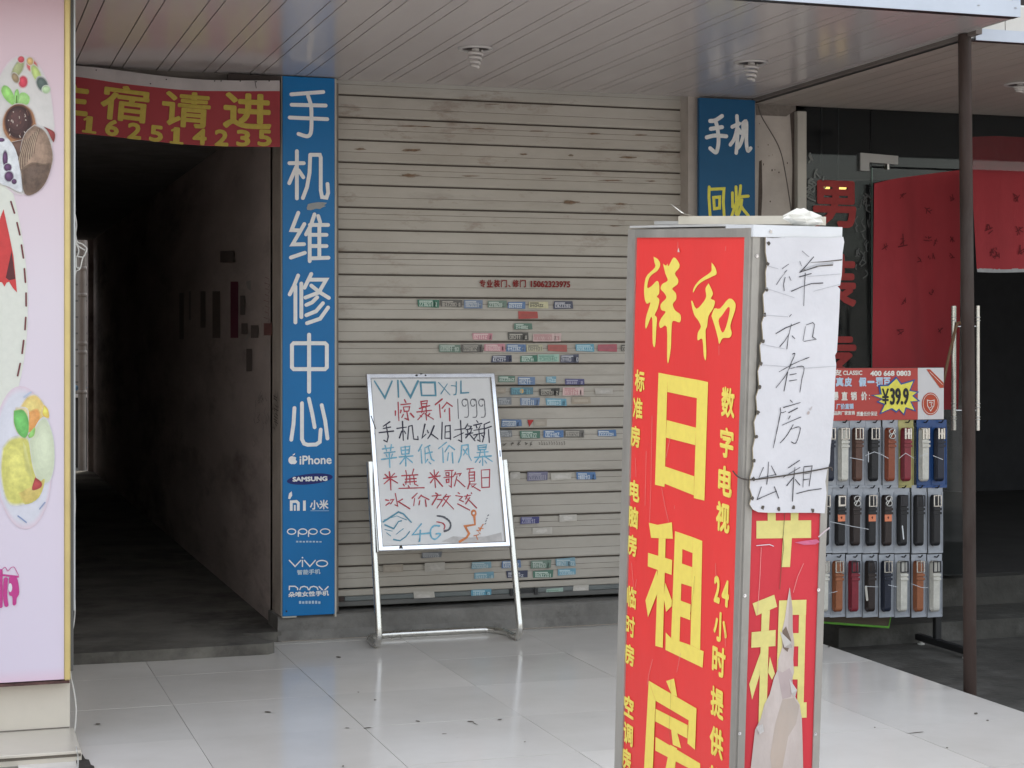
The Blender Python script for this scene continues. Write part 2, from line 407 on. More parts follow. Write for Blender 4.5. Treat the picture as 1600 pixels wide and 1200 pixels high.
b = MB(); b.box((-3, YW + .06, 2.9), (16, 9.6, 11), mat('upper_wall_render', (.055, .043, .038), .9, var=.25, scale=2)); b.build('upper_wall', bd)
b = MB(); b.box((1.80, 8.76, .0), (3.74, 8.80, 2.9), mat('dark_back', (.03, .03, .03), .9)); b.build('back_wall', bd)
b = MB(); b.box((3.74, YW + .03, .0), (4.36, 8.75, 2.9), WALLC)
b.build('pillar', bd)
# dirt on the pillar: dark streaks and a hanging wire
F = Flat(front(YW + .03), .002)
stain = ink((.085, .066, .055), .9, .3); stain2 = ink((.17, .145, .125), .9, .2)
F.ppx([(1233, 165), (1243, 160), (1245, 230), (1241, 300), (1243, 345), (1236, 345), (1238, 260), (1236, 210)], stain)
F.ppx([(1186, 252), (1190, 250), (1191, 300), (1189, 345), (1184, 345), (1185, 300)], stain)
F.ppx([(1180, 156), (1243, 160), (1243, 172), (1228, 182), (1181, 180)], stain2)
for _ in range(14):
    x = random.uniform(1184, 1240); y = random.uniform(190, 340); F.ell(x, y, random.uniform(.4, 1.2), random.uniform(.5, 2), stain, 8)
F.build('stain', bd)
# concrete sill under the shutter
b = MB()
prof = [(8.72, .118), (8.50, .124), (YW + .012, .122), (YW, .112), (YW + .006, .05), (YW - .006, .004)]
b.extrude_x(prof, 1.545, 4.36, SILLC); b.add([(1.545, y, z) for y, z in prof] + [(1.545, 8.72, 0)], [[0, 1, 2, 3, 4, 5, 6]], SILLC)
b.build('sill', bd)
# beam over the passage, behind the banner
b = MB(); b.box((.0, YW + .02, 2.60), (1.56, YW + .05, 2.9), mat('lintel_concrete', (.17, .15, .135), .9, var=.2, bump=.3)); b.box((1.30, YW - .02, 2.735), (1.555, YW + .02, 2.765), mat('dark_board', (.06, .045, .04), .8)); b.build('lintel', bd)
# faint posters, red characters and scribbles on the passage wall
pw = Plane((1.562, 8.75, 0), (0, -1, 0), (0, 0, 1)); F = Flat(pw, .003)
pw.n = Vector((-1, 0, 0))
F.rect(361, 440, 373, 528, ink((.20, .05, .085)))
for x0, y0, x1, y1, c in ((376, 462, 384, 492, (.03, .035, .04)), (281, 458, 288, 530, (.015, .013, .014)), (314, 455, 322, 512, (.02, .02, .02)), (296, 455, 299, 500, (.13, .12, .11)), (378, 505, 388, 522, (.05, .05, .055)), (393, 508, 405, 528, (.06, .05, .05)), (386, 545, 395, 580, (.035, .035, .04)), (345, 392, 368, 410, (.03, .028, .026)), (333, 455, 345, 528, (.075, .05, .04))):
    F.rect(x0, y0, x1, y1, ink(tuple(round(.42 * q + .58 * w_, 3) for q, w_ in zip(c, (.27, .225, .20)))))
F.ppx([(385, 440), (393, 438), (393, 455), (387, 450)], ink((.33, .31, .29))); F.ppx([(383, 532), (391, 517), (392, 524), (385, 533)], ink((.33, .31, .29)))
rd = ink((.27, .11, .10)); bk = ink((.05, .043, .04))
for k in range(9): F.stroke([(413 + random.uniform(0, 3), 433 + 9*k), (424 - random.uniform(0, 3), 436 + 9*k), (420, 440 + 9*k)], 1.1, rd)
F.rect(413, 505, 426, 524, ink((.26, .12, .11)))
for k in range(46):
    x = random.choice((random.uniform(405, 421), random.uniform(427, 436), random.uniform(396, 412))); y = random.uniform(608, 660) if x > 404 else random.uniform(625, 690)
    F.stroke([(x, y), (x + random.uniform(-3, 3), y + random.uniform(3, 9)), (x + random.uniform(-2, 4), y + random.uniform(9, 14))], .8, bk)
for k in range(12): F.stroke([(430 + random.uniform(-2, 4), 618 + 4*k), (436 + random.uniform(-3, 1), 622 + 4*k)], 1.5, bk)
F.build('poster', bd)

# yard seen at the far end of the passage
brick = bpy.data.materials.new('whitewashed_brick'); brick.use_nodes = True; t = brick.node_tree
bt = t.nodes.new('ShaderNodeTexBrick'); bt.inputs['Scale'].default_value = 1; bt.inputs['Color1'].default_value = (.22, .20, .17, 1); bt.inputs['Color2'].default_value = (.18, .16, .14, 1); bt.inputs['Mortar'].default_value = (.1, .09, .08, 1); bt.inputs['Brick Width'].default_value = .4; bt.inputs['Row Height'].default_value = .2; bt.inputs['Mortar Size'].default_value = .012
tc = t.nodes.new('ShaderNodeTexCoord'); mp = t.nodes.new('ShaderNodeMapping'); mp.inputs['Rotation'].default_value = (PI/2, 0, 0); t.links.new(tc.outputs['Object'], mp.inputs[0]); t.links.new(mp.outputs[0], bt.inputs['Vector']); t.links.new(bt.outputs[0], t.nodes['Principled BSDF'].inputs['Base Color'])
t.nodes['Principled BSDF'].inputs['Roughness'].default_value = .9
b = MB(); b.box((-2, 22.0, 0), (5, 22.2, 3.4), brick); b.build('brick_wall', None, (1.5, 22, 0), label='pale block wall glimpsed beyond the far end of the passage', category='wall')
b = MB(); b.box((-1, 21.0, 0), (3, 21.15, .84), mat('dark_low_wall', (.035, .033, .03), .9, var=.3)); b.box((-1, 20.98, .84), (3, 21.17, .87), mat('pale_coping', (.4, .38, .36), .8)); b.build('low_wall', None, (1, 21, 0), label='dark low wall with pale coping at the far end of the passage', category='wall')
b = MB(); b.tube([(1.47, 20.25, 0), (1.47, 20.25, 2.9)], .045, mat('pale_pipe', (.17, .155, .14), .6, var=.2), 14)
for z in (.9, 1.35, 1.45, 2.0, 2.3): b.lathe((1.47, 20.25, z), [(.045, 0), (.052, .005), (.052, .04), (.045, .045)], MATS['pale_pipe'], 14)
b.build('drain_pipe', None, (1.47, 20.25, 0), label='pale vertical pipe standing in the yard beyond the passage', category='pipe')
b = MB(); b.add([(1.33, 20.9, 1.12), (1.46, 20.85, .98), (1.60, 20.9, .96), (1.34, 20.9, .90), (1.40, 20.88, 1.02)], [(0, 4, 3), (4, 1, 2, 3)], mat('blue_cloth', (.14, .25, .38), .8)); b.build('blue_cloth', None, (1.4, 20.9, .9), label='scrap of blue cloth above the low wall beyond the passage', category='cloth')

# ------------------------------------------------------------------ canopies
soff = mat('soffit_plank', (.56, .505, .49), .15, var=.06, scale=2.0, stretch=(1, .3, 1), bump=.05, bscale=6, spec=.5)
soff2 = mat('soffit_plank_brown', (.40, .345, .30), .5, var=.14, scale=3, stretch=(2, .2, 1), bump=.1, bscale=8)
groove = mat('groove_dark', (.10, .075, .065), .9)  # groove floors are darker than the planks
fasc = mat('fascia_plank', (.62, .60, .56), .5, var=.06, scale=4)
trim = mat('pale_trim', (.50, .54, .61), .4, .1, var=.05)
def plank_soffit(b, x0, x1, y0, y1, z, xg, m, gw=.005, gd=.007):
    """planks running front to back, each separated by a real groove"""
    xg = sorted(x for x in xg if x0 + .01 < x < x1 - .01); cur = x0
    for x in xg + [x1]:
        e = x if x == x1 else x - gw / 2
        b.add([(cur, y0, z), (e, y0, z), (e, y1, z), (cur, y1, z)], [(0, 3, 2, 1)], m)
        if x != x1:
            b.add([(e, y0, z), (e, y1, z), (e, y1, z + gd), (e, y0, z + gd)], [(0, 1, 2, 3)], m); b.add([(e, y0, z+gd), (e+gw, y0, z+gd), (e+gw, y1, z+gd), (e, y1, z+gd)], [(0, 3, 2, 1)], groove); b.add([(e+gw, y0, z), (e+gw, y1, z), (e+gw, y1, z+gd), (e+gw, y0, z+gd)], [(3, 2, 1, 0)], m)
            cur = e + gw
cp = thing('canopy', 'white plank canopy with grooved soffit over the shutter and tiled pavement', 'canopy', (2, 6.02, CZ))
CX0, CX1, CY0 = -2.0, 4.09, 6.02
b = MB(); gx = [v for k in range(-12, 18) for v in (.519 + .2208*k, .577 + .2208*k)]
plank_soffit(b, CX0, CX1, CY0, YW + .04, CZ, gx, soff); b.build('soffit', cp)
b = MB()
for k in range(0, 40):
    x0 = CX1 - .02 - .092 * (k + 1); b.box((x0 + .002, CY0 - .012, CZ + .06), (x0 + .090, CY0 - .002, CZ + .85), fasc)
    if x0 < 1.0: break
b.box((CX0, CY0 - .002, CZ + .01), (CX1 - .002, CY0 + .05, CZ + .86), WHITEP); b.build('fascia', cp)
b = MB(); b.box((CX0, CY0 - .02, CZ - .004), (CX1 + .004, CY0 - .0125, CZ + .06), trim); b.box((CX1 - .03, CY0 - .0195, CZ + .0605), (CX1 + .004, CY0 - .0125, CZ + .87), trim)
b.box((CX0, CY0 - .0125, CZ - .004), (CX1, CY0 + .03, CZ - .001), BLACKM)
for x in (1.9, 2.9, 3.45, 3.9, 4.07): b.lathe((x, CY0 - .021, CZ + .03), [(.006, 0), (.004, .003), (0, .003)], STEELD, 8)
b.build('edge_trim', cp)
b = MB(); b.box((CX1 - .001, CY0, CZ - .002), (CX1 + .003, YW, CZ + .86), mat('canopy_side', (.42, .40, .38), .7)); b.box((CX0, CY0, CZ + .02), (CX1 - .002, YW + .05, CZ + .10), mat('roof_board', (.2, .2, .2), .8)); b.build('roof_deck', cp)

c2 = thing('canopy', 'brown grooved plank canopy of the clothes shop, behind the rusty pole', 'canopy', (7, 6.3, 2.75))
NZ = 2.748; NX0, NX1, NY0 = 4.128, 11.0, 6.42
b = MB(); plank_soffit(b, NX0, NX1, NY0, YW + .04, NZ, [4.2 + .1*k for k in range(80)], soff2, .004, .004); b.build('soffit', c2)
b = MB()
for k in range(40): b.box((NX0 + .02 + .15*k, NY0 - .012, NZ + .045), (NX0 + .166 + .15*k, NY0 - .002, NZ + .15), fasc)
b.box((NX0, NY0 - .002, NZ + .006), (NX1, NY0 + .04, NZ + .16), WHITEP); b.build('fascia', c2)
b = MB(); b.box((NX0 + .02, NY0 - .02, NZ - .004), (NX1, NY0 - .0125, NZ + .045), trim); b.box((NX0, NY0 - .0125, NZ - .005), (NX1, NY0 + .02, NZ - .001), BLACKM); b.build('edge_trim', c2)
b = MB(); b.box((CX1 + .006, CY0 + .3, NZ + .006), (NX0 - .003, YW, NZ + .15), mat('gap_shade', (.16, .135, .12), .9)); b.box((NX0, NY0, NZ + .02), (NX1, YW + .05, NZ + .1), MATS['roof_board']); b.build('roof_deck', c2)  # first box is a dark filler, its colour stands for shade in the open gap

# spiral bulbs in the soffit
GLASSW = mat('white_bulb_glass', (.62, .58, .55), .25, var=.03)
def bulb(x, y, z, label, n=4, h=.075):
    o = thing('spiral_lamp', label, 'lamp', (x, y, z), 'spiral bulbs in the canopy ceilings')
    b = MB(); b.lathe((x, y, z), [(.078, -.001), (.078, -.007), (.070, -.010), (.062, -.007), (.060, -.003)], mat('lamp_ring_white', (.50, .47, .45), .35), 32); b.build('ring', o)
    b = MB(); b.lathe((x, y, z), [(.060, -.003), (.0001, -.002)], mat('lamp_recess_shade', (.05, .035, .03), .6), 32); b.build('recess_disc', o)  # flat dark disc, the shade inside the fitting is put into its colour
    b = MB(); b.lathe((x, y, z), [(.016, -.002), (.018, -.016), (.0001, -.016)], GLASSW, 16); b.build('lamp_base', o)
    b = MB(); P = []; R = []
    for k in range(n * 16 + 1):
        a = 2*PI*k/16; f = k / (n*16); r = .031 * (1 - .62 * f ** 1.6)
        P.append((x + r*math.cos(a), y + r*math.sin(a), z - .012 - h * f)); R.append(.0062)
    b.tube(P, .0062, GLASSW, 8, True, R); b.build('spiral_tube', o)
pb = onZ(743, 75, CZ); bulb(pb.x, pb.y, CZ, 'white spiral bulb in the canopy ceiling above the middle of the shutter')
pb = onZ(1174, 97, CZ); bulb(pb.x, pb.y, CZ, 'white spiral bulb in the canopy ceiling above the short blue sign')
pb = onZ(1594, 131, NZ); bulb(pb.x, pb.y, NZ, 'lamp ring in the brown ceiling right of the rusty pole', 3, .03)

# rusty pole
b = MB(); rust = mat('rusty_brown_paint', (.045, .029, .024), .6, var=.35, scale=7, stretch=(1, 1, .25), bump=.2, bscale=50, col2=(.065, .052, .046), thr=(.48, .66), spec=.2)
b.tube([(4.125, 6.41, GZ), (4.118, 6.41, 1.2), (4.098, 6.41, CZ - .004)], .0275, rust, 24); b.build('pole', None, (4.125, 6.41, GZ), label='rusty brown steel pole holding up the canopy corner', category='pole')

# ------------------------------------------------------------------ roller shutter
YS = 8.58
sh = thing('roller_shutter', 'closed beige roller shutter covered with small stickers', 'shutter', (2.8, YS, .13))
SX0, SX1 = onY(525.5, 500, 8.58).x, 3.775
def shutter_mat():
    m = bpy.data.materials.new('shutter_paint'); m.use_nodes = True; t = m.node_tree; L = t.links.new; p = t.nodes['Principled BSDF']; p.inputs['Roughness'].default_value = .5
    geo = t.nodes.new('ShaderNodeNewGeometry')
    def noise(sc, st, det=8, ro=.65):
        mp = t.nodes.new('ShaderNodeMapping'); mp.inputs['Scale'].default_value = st; L(geo.outputs['Position'], mp.inputs[0])
        n = t.nodes.new('ShaderNodeTexNoise'); n.inputs['Scale'].default_value = sc; n.inputs['Detail'].default_value = det; n.inputs['Roughness'].default_value = ro; L(mp.outputs[0], n.inputs['Vector']); return n.outputs[0]
    def ramp(x, a, b_, c0, c1):
        r = t.nodes.new('ShaderNodeValToRGB'); r.color_ramp.elements[0].position = a; r.color_ramp.elements[1].position = b_; r.color_ramp.elements[0].color = c0 + (1,); r.color_ramp.elements[1].color = c1 + (1,); L(x, r.inputs[0]); return r.outputs[0]
    base = ramp(noise(2.2, (1, 1, 2)), .3, .7, (.39, .352, .298), (.47, .432, .375))
    gr = t.nodes.new('ShaderNodeSeparateXYZ'); L(geo.outputs['Position'], gr.inputs[0])
    up = t.nodes.new('ShaderNodeMapRange'); L(gr.outputs['Z'], up.inputs[0]); up.inputs[1].default_value = .9; up.inputs[2].default_value = 2.2; up.clamp = True
    dirt = ramp(noise(2.4, (1, 1, 5)), .56, .85, (0, 0, 0), (.55, .55, .55)); 
    mx = t.nodes.new('ShaderNodeMixRGB'); L(dirt, mx.inputs[0]); L(base, mx.inputs[1]); mx.inputs[2].default_value = (.21, .18, .15, 1)
    rs = ramp(noise(2.6, (1.2, 1, 3.2), 10, .7), .56, .74, (0, 0, 0), (.8, .8, .8))
    mm = t.nodes.new('ShaderNodeMath'); mm.operation = 'MULTIPLY'; L(rs, mm.inputs[0]); L(up.outputs[0], mm.inputs[1])
    m2 = t.nodes.new('ShaderNodeMixRGB'); L(mm.outputs[0], m2.inputs[0]); L(mx.outputs[0], m2.inputs[1]); m2.inputs[2].default_value = (.17, .095, .055, 1)
    L(m2.outputs[0], p.inputs['Base Color'])
    bp = t.nodes.new('ShaderNodeBump'); bp.inputs['Strength'].default_value = .35; bp.inputs['Distance'].default_value = .03; L(noise(3.5, (1, 1, 2.2), 4, .5), bp.inputs['Height']); L(bp.outputs[0], p.inputs['Normal']); return m
SHM = shutter_mat()
ledge = mat('ledge_dust', (.21, .19, .16), .9, var=.3, scale=6)
gapm = mat('shutter_gap', (.075, .06, .048), .8)
def zpx(y, x=523.0, Y=YS): return onY(x, y, Y).z
z_top = zpx(147.5); pitch = (zpx(147.5) - zpx(499.3)) / 10.0
b = MB(); nsl = 0
z = z_top + pitch
SL = []
while z > .33:
    z1 = z - pitch; SL.append(z1)
    # one slat: drip lip, dark hinge gap, two beads, long flat face (y, z), top to bottom
    y = YS
    e1 = z - .004; m1 = z - pitch * .27; m2 = z - pitch * .52; ev = len(SL) % 2
    segs = [([(y + .010, z), (y + .010, e1), (y + .0025, e1 - .001)], SHM)]
    cur = (y + .0025, e1 - .001)
    for mz in ((m1, m2) if ev else (m2,)):       # small dusty ledges, alternate slats have one or two
        yo = cur[0] - .0022; segs += [([cur, (cur[0], mz)], SHM), ([(cur[0], mz), (yo, mz - .0022)], ledge)]; cur = (yo, mz - .0022)
    segs += [([cur, (y - .0035, z1 + .014), (y - .002, z1 + .008), (y + .003, z1 + .005), (y + .010, z1 + .0045)], SHM)]
    for q, mm_ in segs: b.extrude_x(q, SX0, SX1, mm_)
    b.add([(SX0, y + .0095, z + .006), (SX1, y + .0095, z + .006), (SX1, y + .0095, z - .003), (SX0, y + .0095, z - .003)], [(0, 1, 2, 3)], gapm)
    z = z1
b.build('slats', sh)
bz = z
b = MB(); gm = mat('shutter_bar_grey', (.15, .165, .16), .5, var=.2, scale=5, stretch=(1, 1, 3))
zb0 = zpx(944, 600)
b.box((SX0 + .04, YS - .012, zb0 + .025), (SX1, YS + .02, bz - .035), gm, .003); b.box((SX0, YS - .006, bz - .0345), (SX1, YS + .02, bz - .002), SHM, .004); b.box((SX0, YS - .02, zb0), (SX1, YS + .02, zb0 + .0245), mat('shutter_sill_bar', (.12, .118, .11), .6, var=.2), .003)
b.box((SX0, YS - .011, zb0 + .026), (SX0 + .038, YS + .02, bz - .036), mat('brown_end', (.05, .033, .027), .7))
pa = onY(795, 930, YS); pc = onY(838, 918, YS); b.box((pa.x, YS - .016, pa.z), (pc.x, YS - .0125, pc.z), mat('lock_recess', (.03, .03, .03), .6)); b.box((pc.x - .018, YS - .026, pa.z), (pc.x, YS - .0165, pc.z), BLACKM); b.box((pa.x, YS - .026, pa.z), (pa.x + .016, YS - .0165, pc.z), BLACKM)
b.build('bottom_bar', sh)
for x in (SX0 - .012, SX1 + .0):
    b = MB(); b.box((x, YS - .05, .12), (x + .012, YS + .04, 2.76), mat('guide_rail', (.22, .19, .165), .6, var=.2, scale=4)); b.build('guide_rail', sh)
# rust patches at the ribs
F = Flat(front(YS - .0045), .0016); ru = ink((.20, .125, .08), .85, .4); ru2 = ink((.24, .19, .145), .85, .3)
def blot(F, cx, cy, rx, ry, m, n=14):
    F.ppx([(cx + rx*math.cos(a)*random.uniform(.55, 1.15), cy + ry*math.sin(a)*random.uniform(.5, 1.2)) for a in (2*PI*k/n for k in range(n))], m)
for x, y, rx, ry in ((643, 235, 16, 3.2), (640, 274, 14, 4), (735, 275, 12, 1.2), (640, 197, 20, 1.4), (665, 198, 10, 1.4), (745, 201, 10, 1.6), (563, 233, 8, 2), (928, 209, 10, 2.2), (1000, 211, 9, 1.6), (838, 205, 12, 1.4), (892, 243, 4, 2.2), (980, 246, 11, 2.4), (818, 241, 6, 2), (953, 282, 16, 1.6), (1017, 283, 8, 1.2), (890, 316, 12, 4), (970, 319, 10, 2.2), (960, 353, 8, 1.2), (857, 279, 14, 1), (770, 163, 10, 1), (1080, 170, 8, 3)):
    blot(F, x, y, rx * 1.25, ry * .8, ru2); blot(F, x + random.uniform(-2, 2), y, rx * .75, ry * .5, ru)
F.build('rust_patch', sh)
# red stencilled advertisement
F = Flat(front(YS - .006), .0016); rs = ink((.23, .02, .018), .7)
xx = 749
for ch in '专业装门、修门': F.text(ch, xx, 437 + (8 if ch == '、' else 0), xx + (4 if ch == '、' else 9.6), 449, rs, .35); xx += 7 if ch == '、' else 11.2
F.build('stencil_lettering', sh); F = Flat(front(YS - .006), .0016); F.text('15062323975', 829, 439, 891, 449, rs, .5)
F.build('stencil_lettering', sh)
F = Flat(front(YS - .006), .0016); dk = ink((.10, .09, .08), .8)
for x in (788, 800, 811, 821, 829): 
    for _ in range(4): F.stroke([(x + random.uniform(-3, 3), 692 + random.uniform(-3, 3)), (x + random.uniform(-3, 3), 694 + random.uniform(-3, 3))], .8, dk)
for k in range(11): F.stroke([(842 + k*3.9, 690 + random.uniform(-1, 1)), (843.5 + k*3.9, 694 + random.uniform(-1, 1)), (842 + k*3.9, 694.5)], .7, dk)
F.build('pen_scribble', sh)
# little stickers
PAL = {'g': ('2f6f5a', 'c9d8cc'), 'k': ('35322e', 'b4aea2'), 'b': ('4e76a6', 'd0d6da'), 'n': ('2c3554', 'c6c6cc'), 'r': ('b02a22', 'a33127'), 'p': ('c98a94', 'e2c6c4'), 'q': ('e0bcb8', 'c87f84'), 'l': ('5fa0b8', 'bcd6dc'), 'c': ('b52c4e', 'a83a55'), 'w': ('c4beb4', 'd0cac2'), 't': ('1b6e84', '4fa3b4'), 'u': ('3f3f7c', 'a9a7bf'), 'y': ('c8c29c', '55524a'), 'm': ('9fc4b4', '6da08c'), 'e': ('a89a88', 'b8aa98'), 's': ('7d8288', 'b9bcc0')}
STK = '''653 468 686 480 g|689 469 722 480 k|725 469 754 481 b|762 470 791 481 g|793 472 820 482 b|826 471 856 481 y|865 471 895 482 n|810 487 840 498 r|804 505 831 515 g|738 520 769 531 p|794 520 825 531 k|832 521 877 533 q|686 538 719 550 g|722 538 754 550 k|757 537 789 549 p|791 538 821 549 b|823 538 848 549 y|857 539 886 549 r|899 538 928 549 l|935 538 964 549 c|970 539 981 549 k|768 555 799 566 n|813 555 839 566 g|840 554 873 565 m|875 554 905 566 n|778 587 804 597 g|809 589 836 601 b|853 588 869 598 l|883 592 913 601 u|775 606 790 615 e|798 605 832 617 t|843 607 874 618 k|880 605 912 618 q|930 607 957 616 w|777 621 799 633 s|813 621 843 634 b|853 623 885 634 l|894 621 922 631 e|783 656 815 667 b|834 656 854 667 e|780 672 800 683 s|813 673 843 685 g|850 672 880 684 b|882 672 912 683 k|933 672 963 682 b|796 738 812 749 w|824 738 855 751 u|861 740 893 750 w|901 738 931 750 b|813 807 842 819 u|873 804 902 815 w|832 824 862 835 w|736 878 767 889 l|784 876 814 888 b|830 876 861 888 g|868 873 899 885 l|741 895 772 905 l|792 893 824 903 n|834 892 864 903 g|872 889 900 899 l|737 921 767 933 l|853 920 880 930 m|895 915 920 926 w|646 925 679 938 w|659 863 690 872 s|598 883 630 895 e|663 880 695 893 w'''
for i, sline in enumerate(STK.split('|')):
    x0, y0, x1, y1, c = sline.split(); x0, y0, x1, y1 = map(float, (x0, y0, x1, y1))
    low = y0 > 912
    F = Flat(front(YS - (.014 if low else .0065)), .0012); fa = random.choice((.1, .2, .3, .42)); a, bb = (ink(tuple(round(x * (1 - fa) + g_ * fa, 3) for x, g_ in zip(lin(q), (.36, .34, .31))), .5) for q in PAL[c])
    dx = random.uniform(-.6, .6); j = lambda: random.uniform(-.95, .95); sl = (8.3e3 and (540 - (y0+y1)/2) / 8400) * (x1 - x0)
    F.ppx([(x0 + dx + j(), y1 + j()), (x1 + j(), y1 + sl + j()), (x1 + j(), y0 + sl + j()), (x0 + dx + j(), y0 + j())], a)
    if c not in 'rcwe':
        # blurred print: a title block and a row of digit-like marks
        F.rect(x0 + 2, y0 + 1.6, x0 + (x1-x0) * random.uniform(.5, .85), y0 + 3.4, bb)
        x = x0 + 2
        while x < x1 - 4:
            wd = random.uniform(2.2, 4.2); yy = y0 + 4.6 + random.uniform(-.3, .5)
            k = random.random()
            if k < .35: F.stroke([(x + .6, yy), (x + wd - .8, yy), (x + wd - .8, y1 - 1.8), (x + .6, y1 - 1.8), (x + .6, yy)], .95, bb)
            elif k < .7: F.stroke([(x + .5, yy), (x + wd - .8, yy), (x + .6, y1 - 1.8), (x + wd - .6, y1 - 1.8)], 1.0, bb)
            else: F.stroke([(x + wd * .5, yy - .4), (x + wd * .5, y1 - 1.5)], 1.1, bb); F.stroke([(x + .3, yy + 2), (x + wd - .6, yy + 2)], .8, bb)
            x += wd
    elif c == 'w': blot(F, (x0+x1)/2, (y0+y1)/2, (x1-x0)*.35, (y1-y0)*.3, bb)
    else: F.rect(x0 + 3, y0 + 3, x1 - 3, y1 - 3, bb)
    if c == 't': F.ell((x0+x1)/2, (y0+y1)/2, 3, 3.6, ink('d8b070'), 12)
    F.build('sticker', sh)
F = Flat(front(YS - .0065), .0012); F.ppx([(824, 656), (834, 656), (827, 667)], ink('b03030')); F.build('sticker', sh)

# ------------------------------------------------------------------ tall blue board
BLUE = mat('blue_sign_face', (.001, .155, .41), .38, var=.07, scale=3, spec=.35)
BLUED = mat('blue_sign_dark', (.005, .08, .185), .45, spec=.3, var=.08, scale=3)
LW = ink('e8e8e6', .45, .05)
s1 = thing('blue_sign', 'tall narrow blue board with big white characters beside the passage', 'sign', (1.72, 8.42, .14))
P1 = front(8.42); a = onY(441.5, 120, 8.42); c = onY(523, 962, 8.42)
x0, x1, z1, z0 = a.x, c.x, CZ - .004, onY(470, 962, 8.42).z
b = MB(); b.box((x0, 8.42, z0), (x1, 8.445, z1), BLUE, .002); b.build('board', s1)
b = MB(); b.box((x1 + .001, 8.424, z0 - .014), (x1 + .010, 8.449, z1), mat('board_edge', (.45, .42, .36), .7)); b.box((x0, 8.424, z0 - .008), (x0 + .07, 8.449, z0 - .001), MATS['board_edge']); b.box((x0 - .004, 8.425, z0), (x0 - .001, 8.449, z1), MATS['board_edge']); b.build('edge_strip', s1)
F = Flat(P1, .0016)
o = (400, 0)
def S(o, k, w, m, *strokes, sm=False):
    for p in strokes: F.stroke(p, w, m, o, k, True, sm)
S((400, 0), 4, 6.0, LW, [(220, 590), (420, 575)], [(222, 655), (435, 660)], [(210, 735), (445, 745)])
S((400, 0), 4, 6.0, LW, [(325, 600), (343, 660), (346, 720), (346, 790), (340, 835), (318, 852), (265, 837)], sm=True)
S((400, 0), 4, 6.0, LW, [(208, 1020), (298, 1020)], [(255, 945), (255, 1240)], [(250, 1045), (207, 1145)], [(266, 1065), (295, 1108)])
S((400, 0), 4, 6.0, LW, [(338, 972), (334, 1080), (318, 1170), (292, 1238)], [(338, 968), (398, 968), (404, 985), (404, 1190), (412, 1232), (440, 1236), (450, 1205), (446, 1150)])
S((400, 300), 4, 6.0, LW, [(264, 130), (222, 238), (268, 240)], [(302, 200), (228, 328), (300, 326)], [(217, 410), (305, 380)], [(365, 140), (342, 210), (312, 265)], [(335, 228), (335, 432)], [(388, 150), (400, 188)], [(336, 206), (450, 206)], [(340, 268), (440, 268)], [(340, 338), (440, 338)], [(334, 415), (452, 411)], [(395, 212), (395, 408)])
S((400, 300), 4, 6.0, LW, [(263, 522), (236, 590), (210, 640)], [(246, 590), (246, 815)], [(283, 572), (283, 782)], [(345, 512), (303, 598)], [(334, 548), (438, 548), (392, 628), (308, 660)], [(345, 585), (395, 625), (455, 662)], [(382, 658), (350, 690), (314, 706)], [(418, 695), (375, 745), (314, 770)], [(450, 722), (400, 792), (318, 820)])
S((400, 300), 4, 6.2, LW, [(331, 892), (331, 1248)], [(235, 945), (430, 945), (442, 957), (442, 1095), (430, 1107), (235, 1107), (224, 1095), (224, 957), (235, 945)])
S((400, 600), 4, 6.0, LW, [(240, 150), (234, 250), (220, 348)], [(287, 120), (287, 345), (300, 372), (322, 380), (375, 378), (398, 362), (404, 285)], [(330, 92), (350, 180), (366, 270)], [(410, 132), (432, 230), (446, 340)])
F.build('character', s1)
F = Flat(P1, .0016)
F.text('iPhone', 468, 711.5, 518, 725.5, LW, .45)
F.ell(456, 719, 5.6, 6.2, LW); F.ell(459.5, 719.5, 4.6, 5.8, LW); F.ppx([(457, 712), (457.5, 710), (461, 708), (460.5, 710.5)], LW); F.ell(463.8, 717.6, 1.9, 2.6, BLUE, 12)
F.build('logo_lettering', s1)
F = Flat(P1, .0016); F.ell(484, 748.5, 36, 8.2, ink((.012, .02, .14)), 36, -.10); F.text('SAMSUNG', 457, 744.5, 511.5, 752, LW, .55); F.build('logo_lettering', s1)
F = Flat(P1, .0016)
F.stroke([(455, 798), (455, 784), (463, 783.4), (466, 786), (466, 798)], 4.4, LW, cap=False); F.stroke([(460.5, 789), (460.5, 798)], 2.8, LW, cap=False); F.stroke([(475.5, 782), (475.5, 798)], 4.4, LW, cap=False)
F.text('小米', 484, 781, 513, 796, LW, .5); F.rect(485, 797.2, 514, 798.6, ink('7fa6c8')); F.ppx([(450, 779), (451.5, 771), (455.5, 767.5), (456.5, 774), (453, 780)], LW); F.build('logo_lettering', s1)
F = Flat(P1, .0016)
def ring(cx, cy, rx, ry, w): F.stroke([(cx + rx*math.cos(2*PI*k/20), cy + ry*math.sin(2*PI*k/20)) for k in range(21)], w, LW)
ring(455.5, 830.5, 6.5, 4.2, 1.7); ring(473, 830.5, 6.5, 4.2, 1.7); F.stroke([(466, 830), (466, 838)], 1.8, LW); ring(489, 830.5, 6.5, 4.2, 1.7); F.stroke([(482, 830), (482, 838)], 1.8, LW); ring(508, 830.5, 7.5, 4.2, 1.7)
for k in range(8): F.rect(462.5 + k*5.2, 845.2 + random.uniform(-.4, .4), 466 + k*5.2, 847.6, ink('a9c3d8'))
F.build('logo_lettering', s1)
F = Flat(P1, .0016)
for p in ([(452, 875.5), (461, 885), (470, 875.5)], [(472.5, 875.5), (472.5, 885)], [(475.5, 875.5), (484, 885), (492.5, 875.5)]): F.stroke(p, 1.9, LW)
ring(503, 880.3, 8.6, 4.7, 1.9); F.ell(472.5, 871.2, 1.3, 1.3, LW, 10); F.text('智能手机', 464, 889.5, 500.5, 897.5, ink('c2d4e0'), .25); F.build('logo_lettering', s1)
F = Flat(P1, .0016)
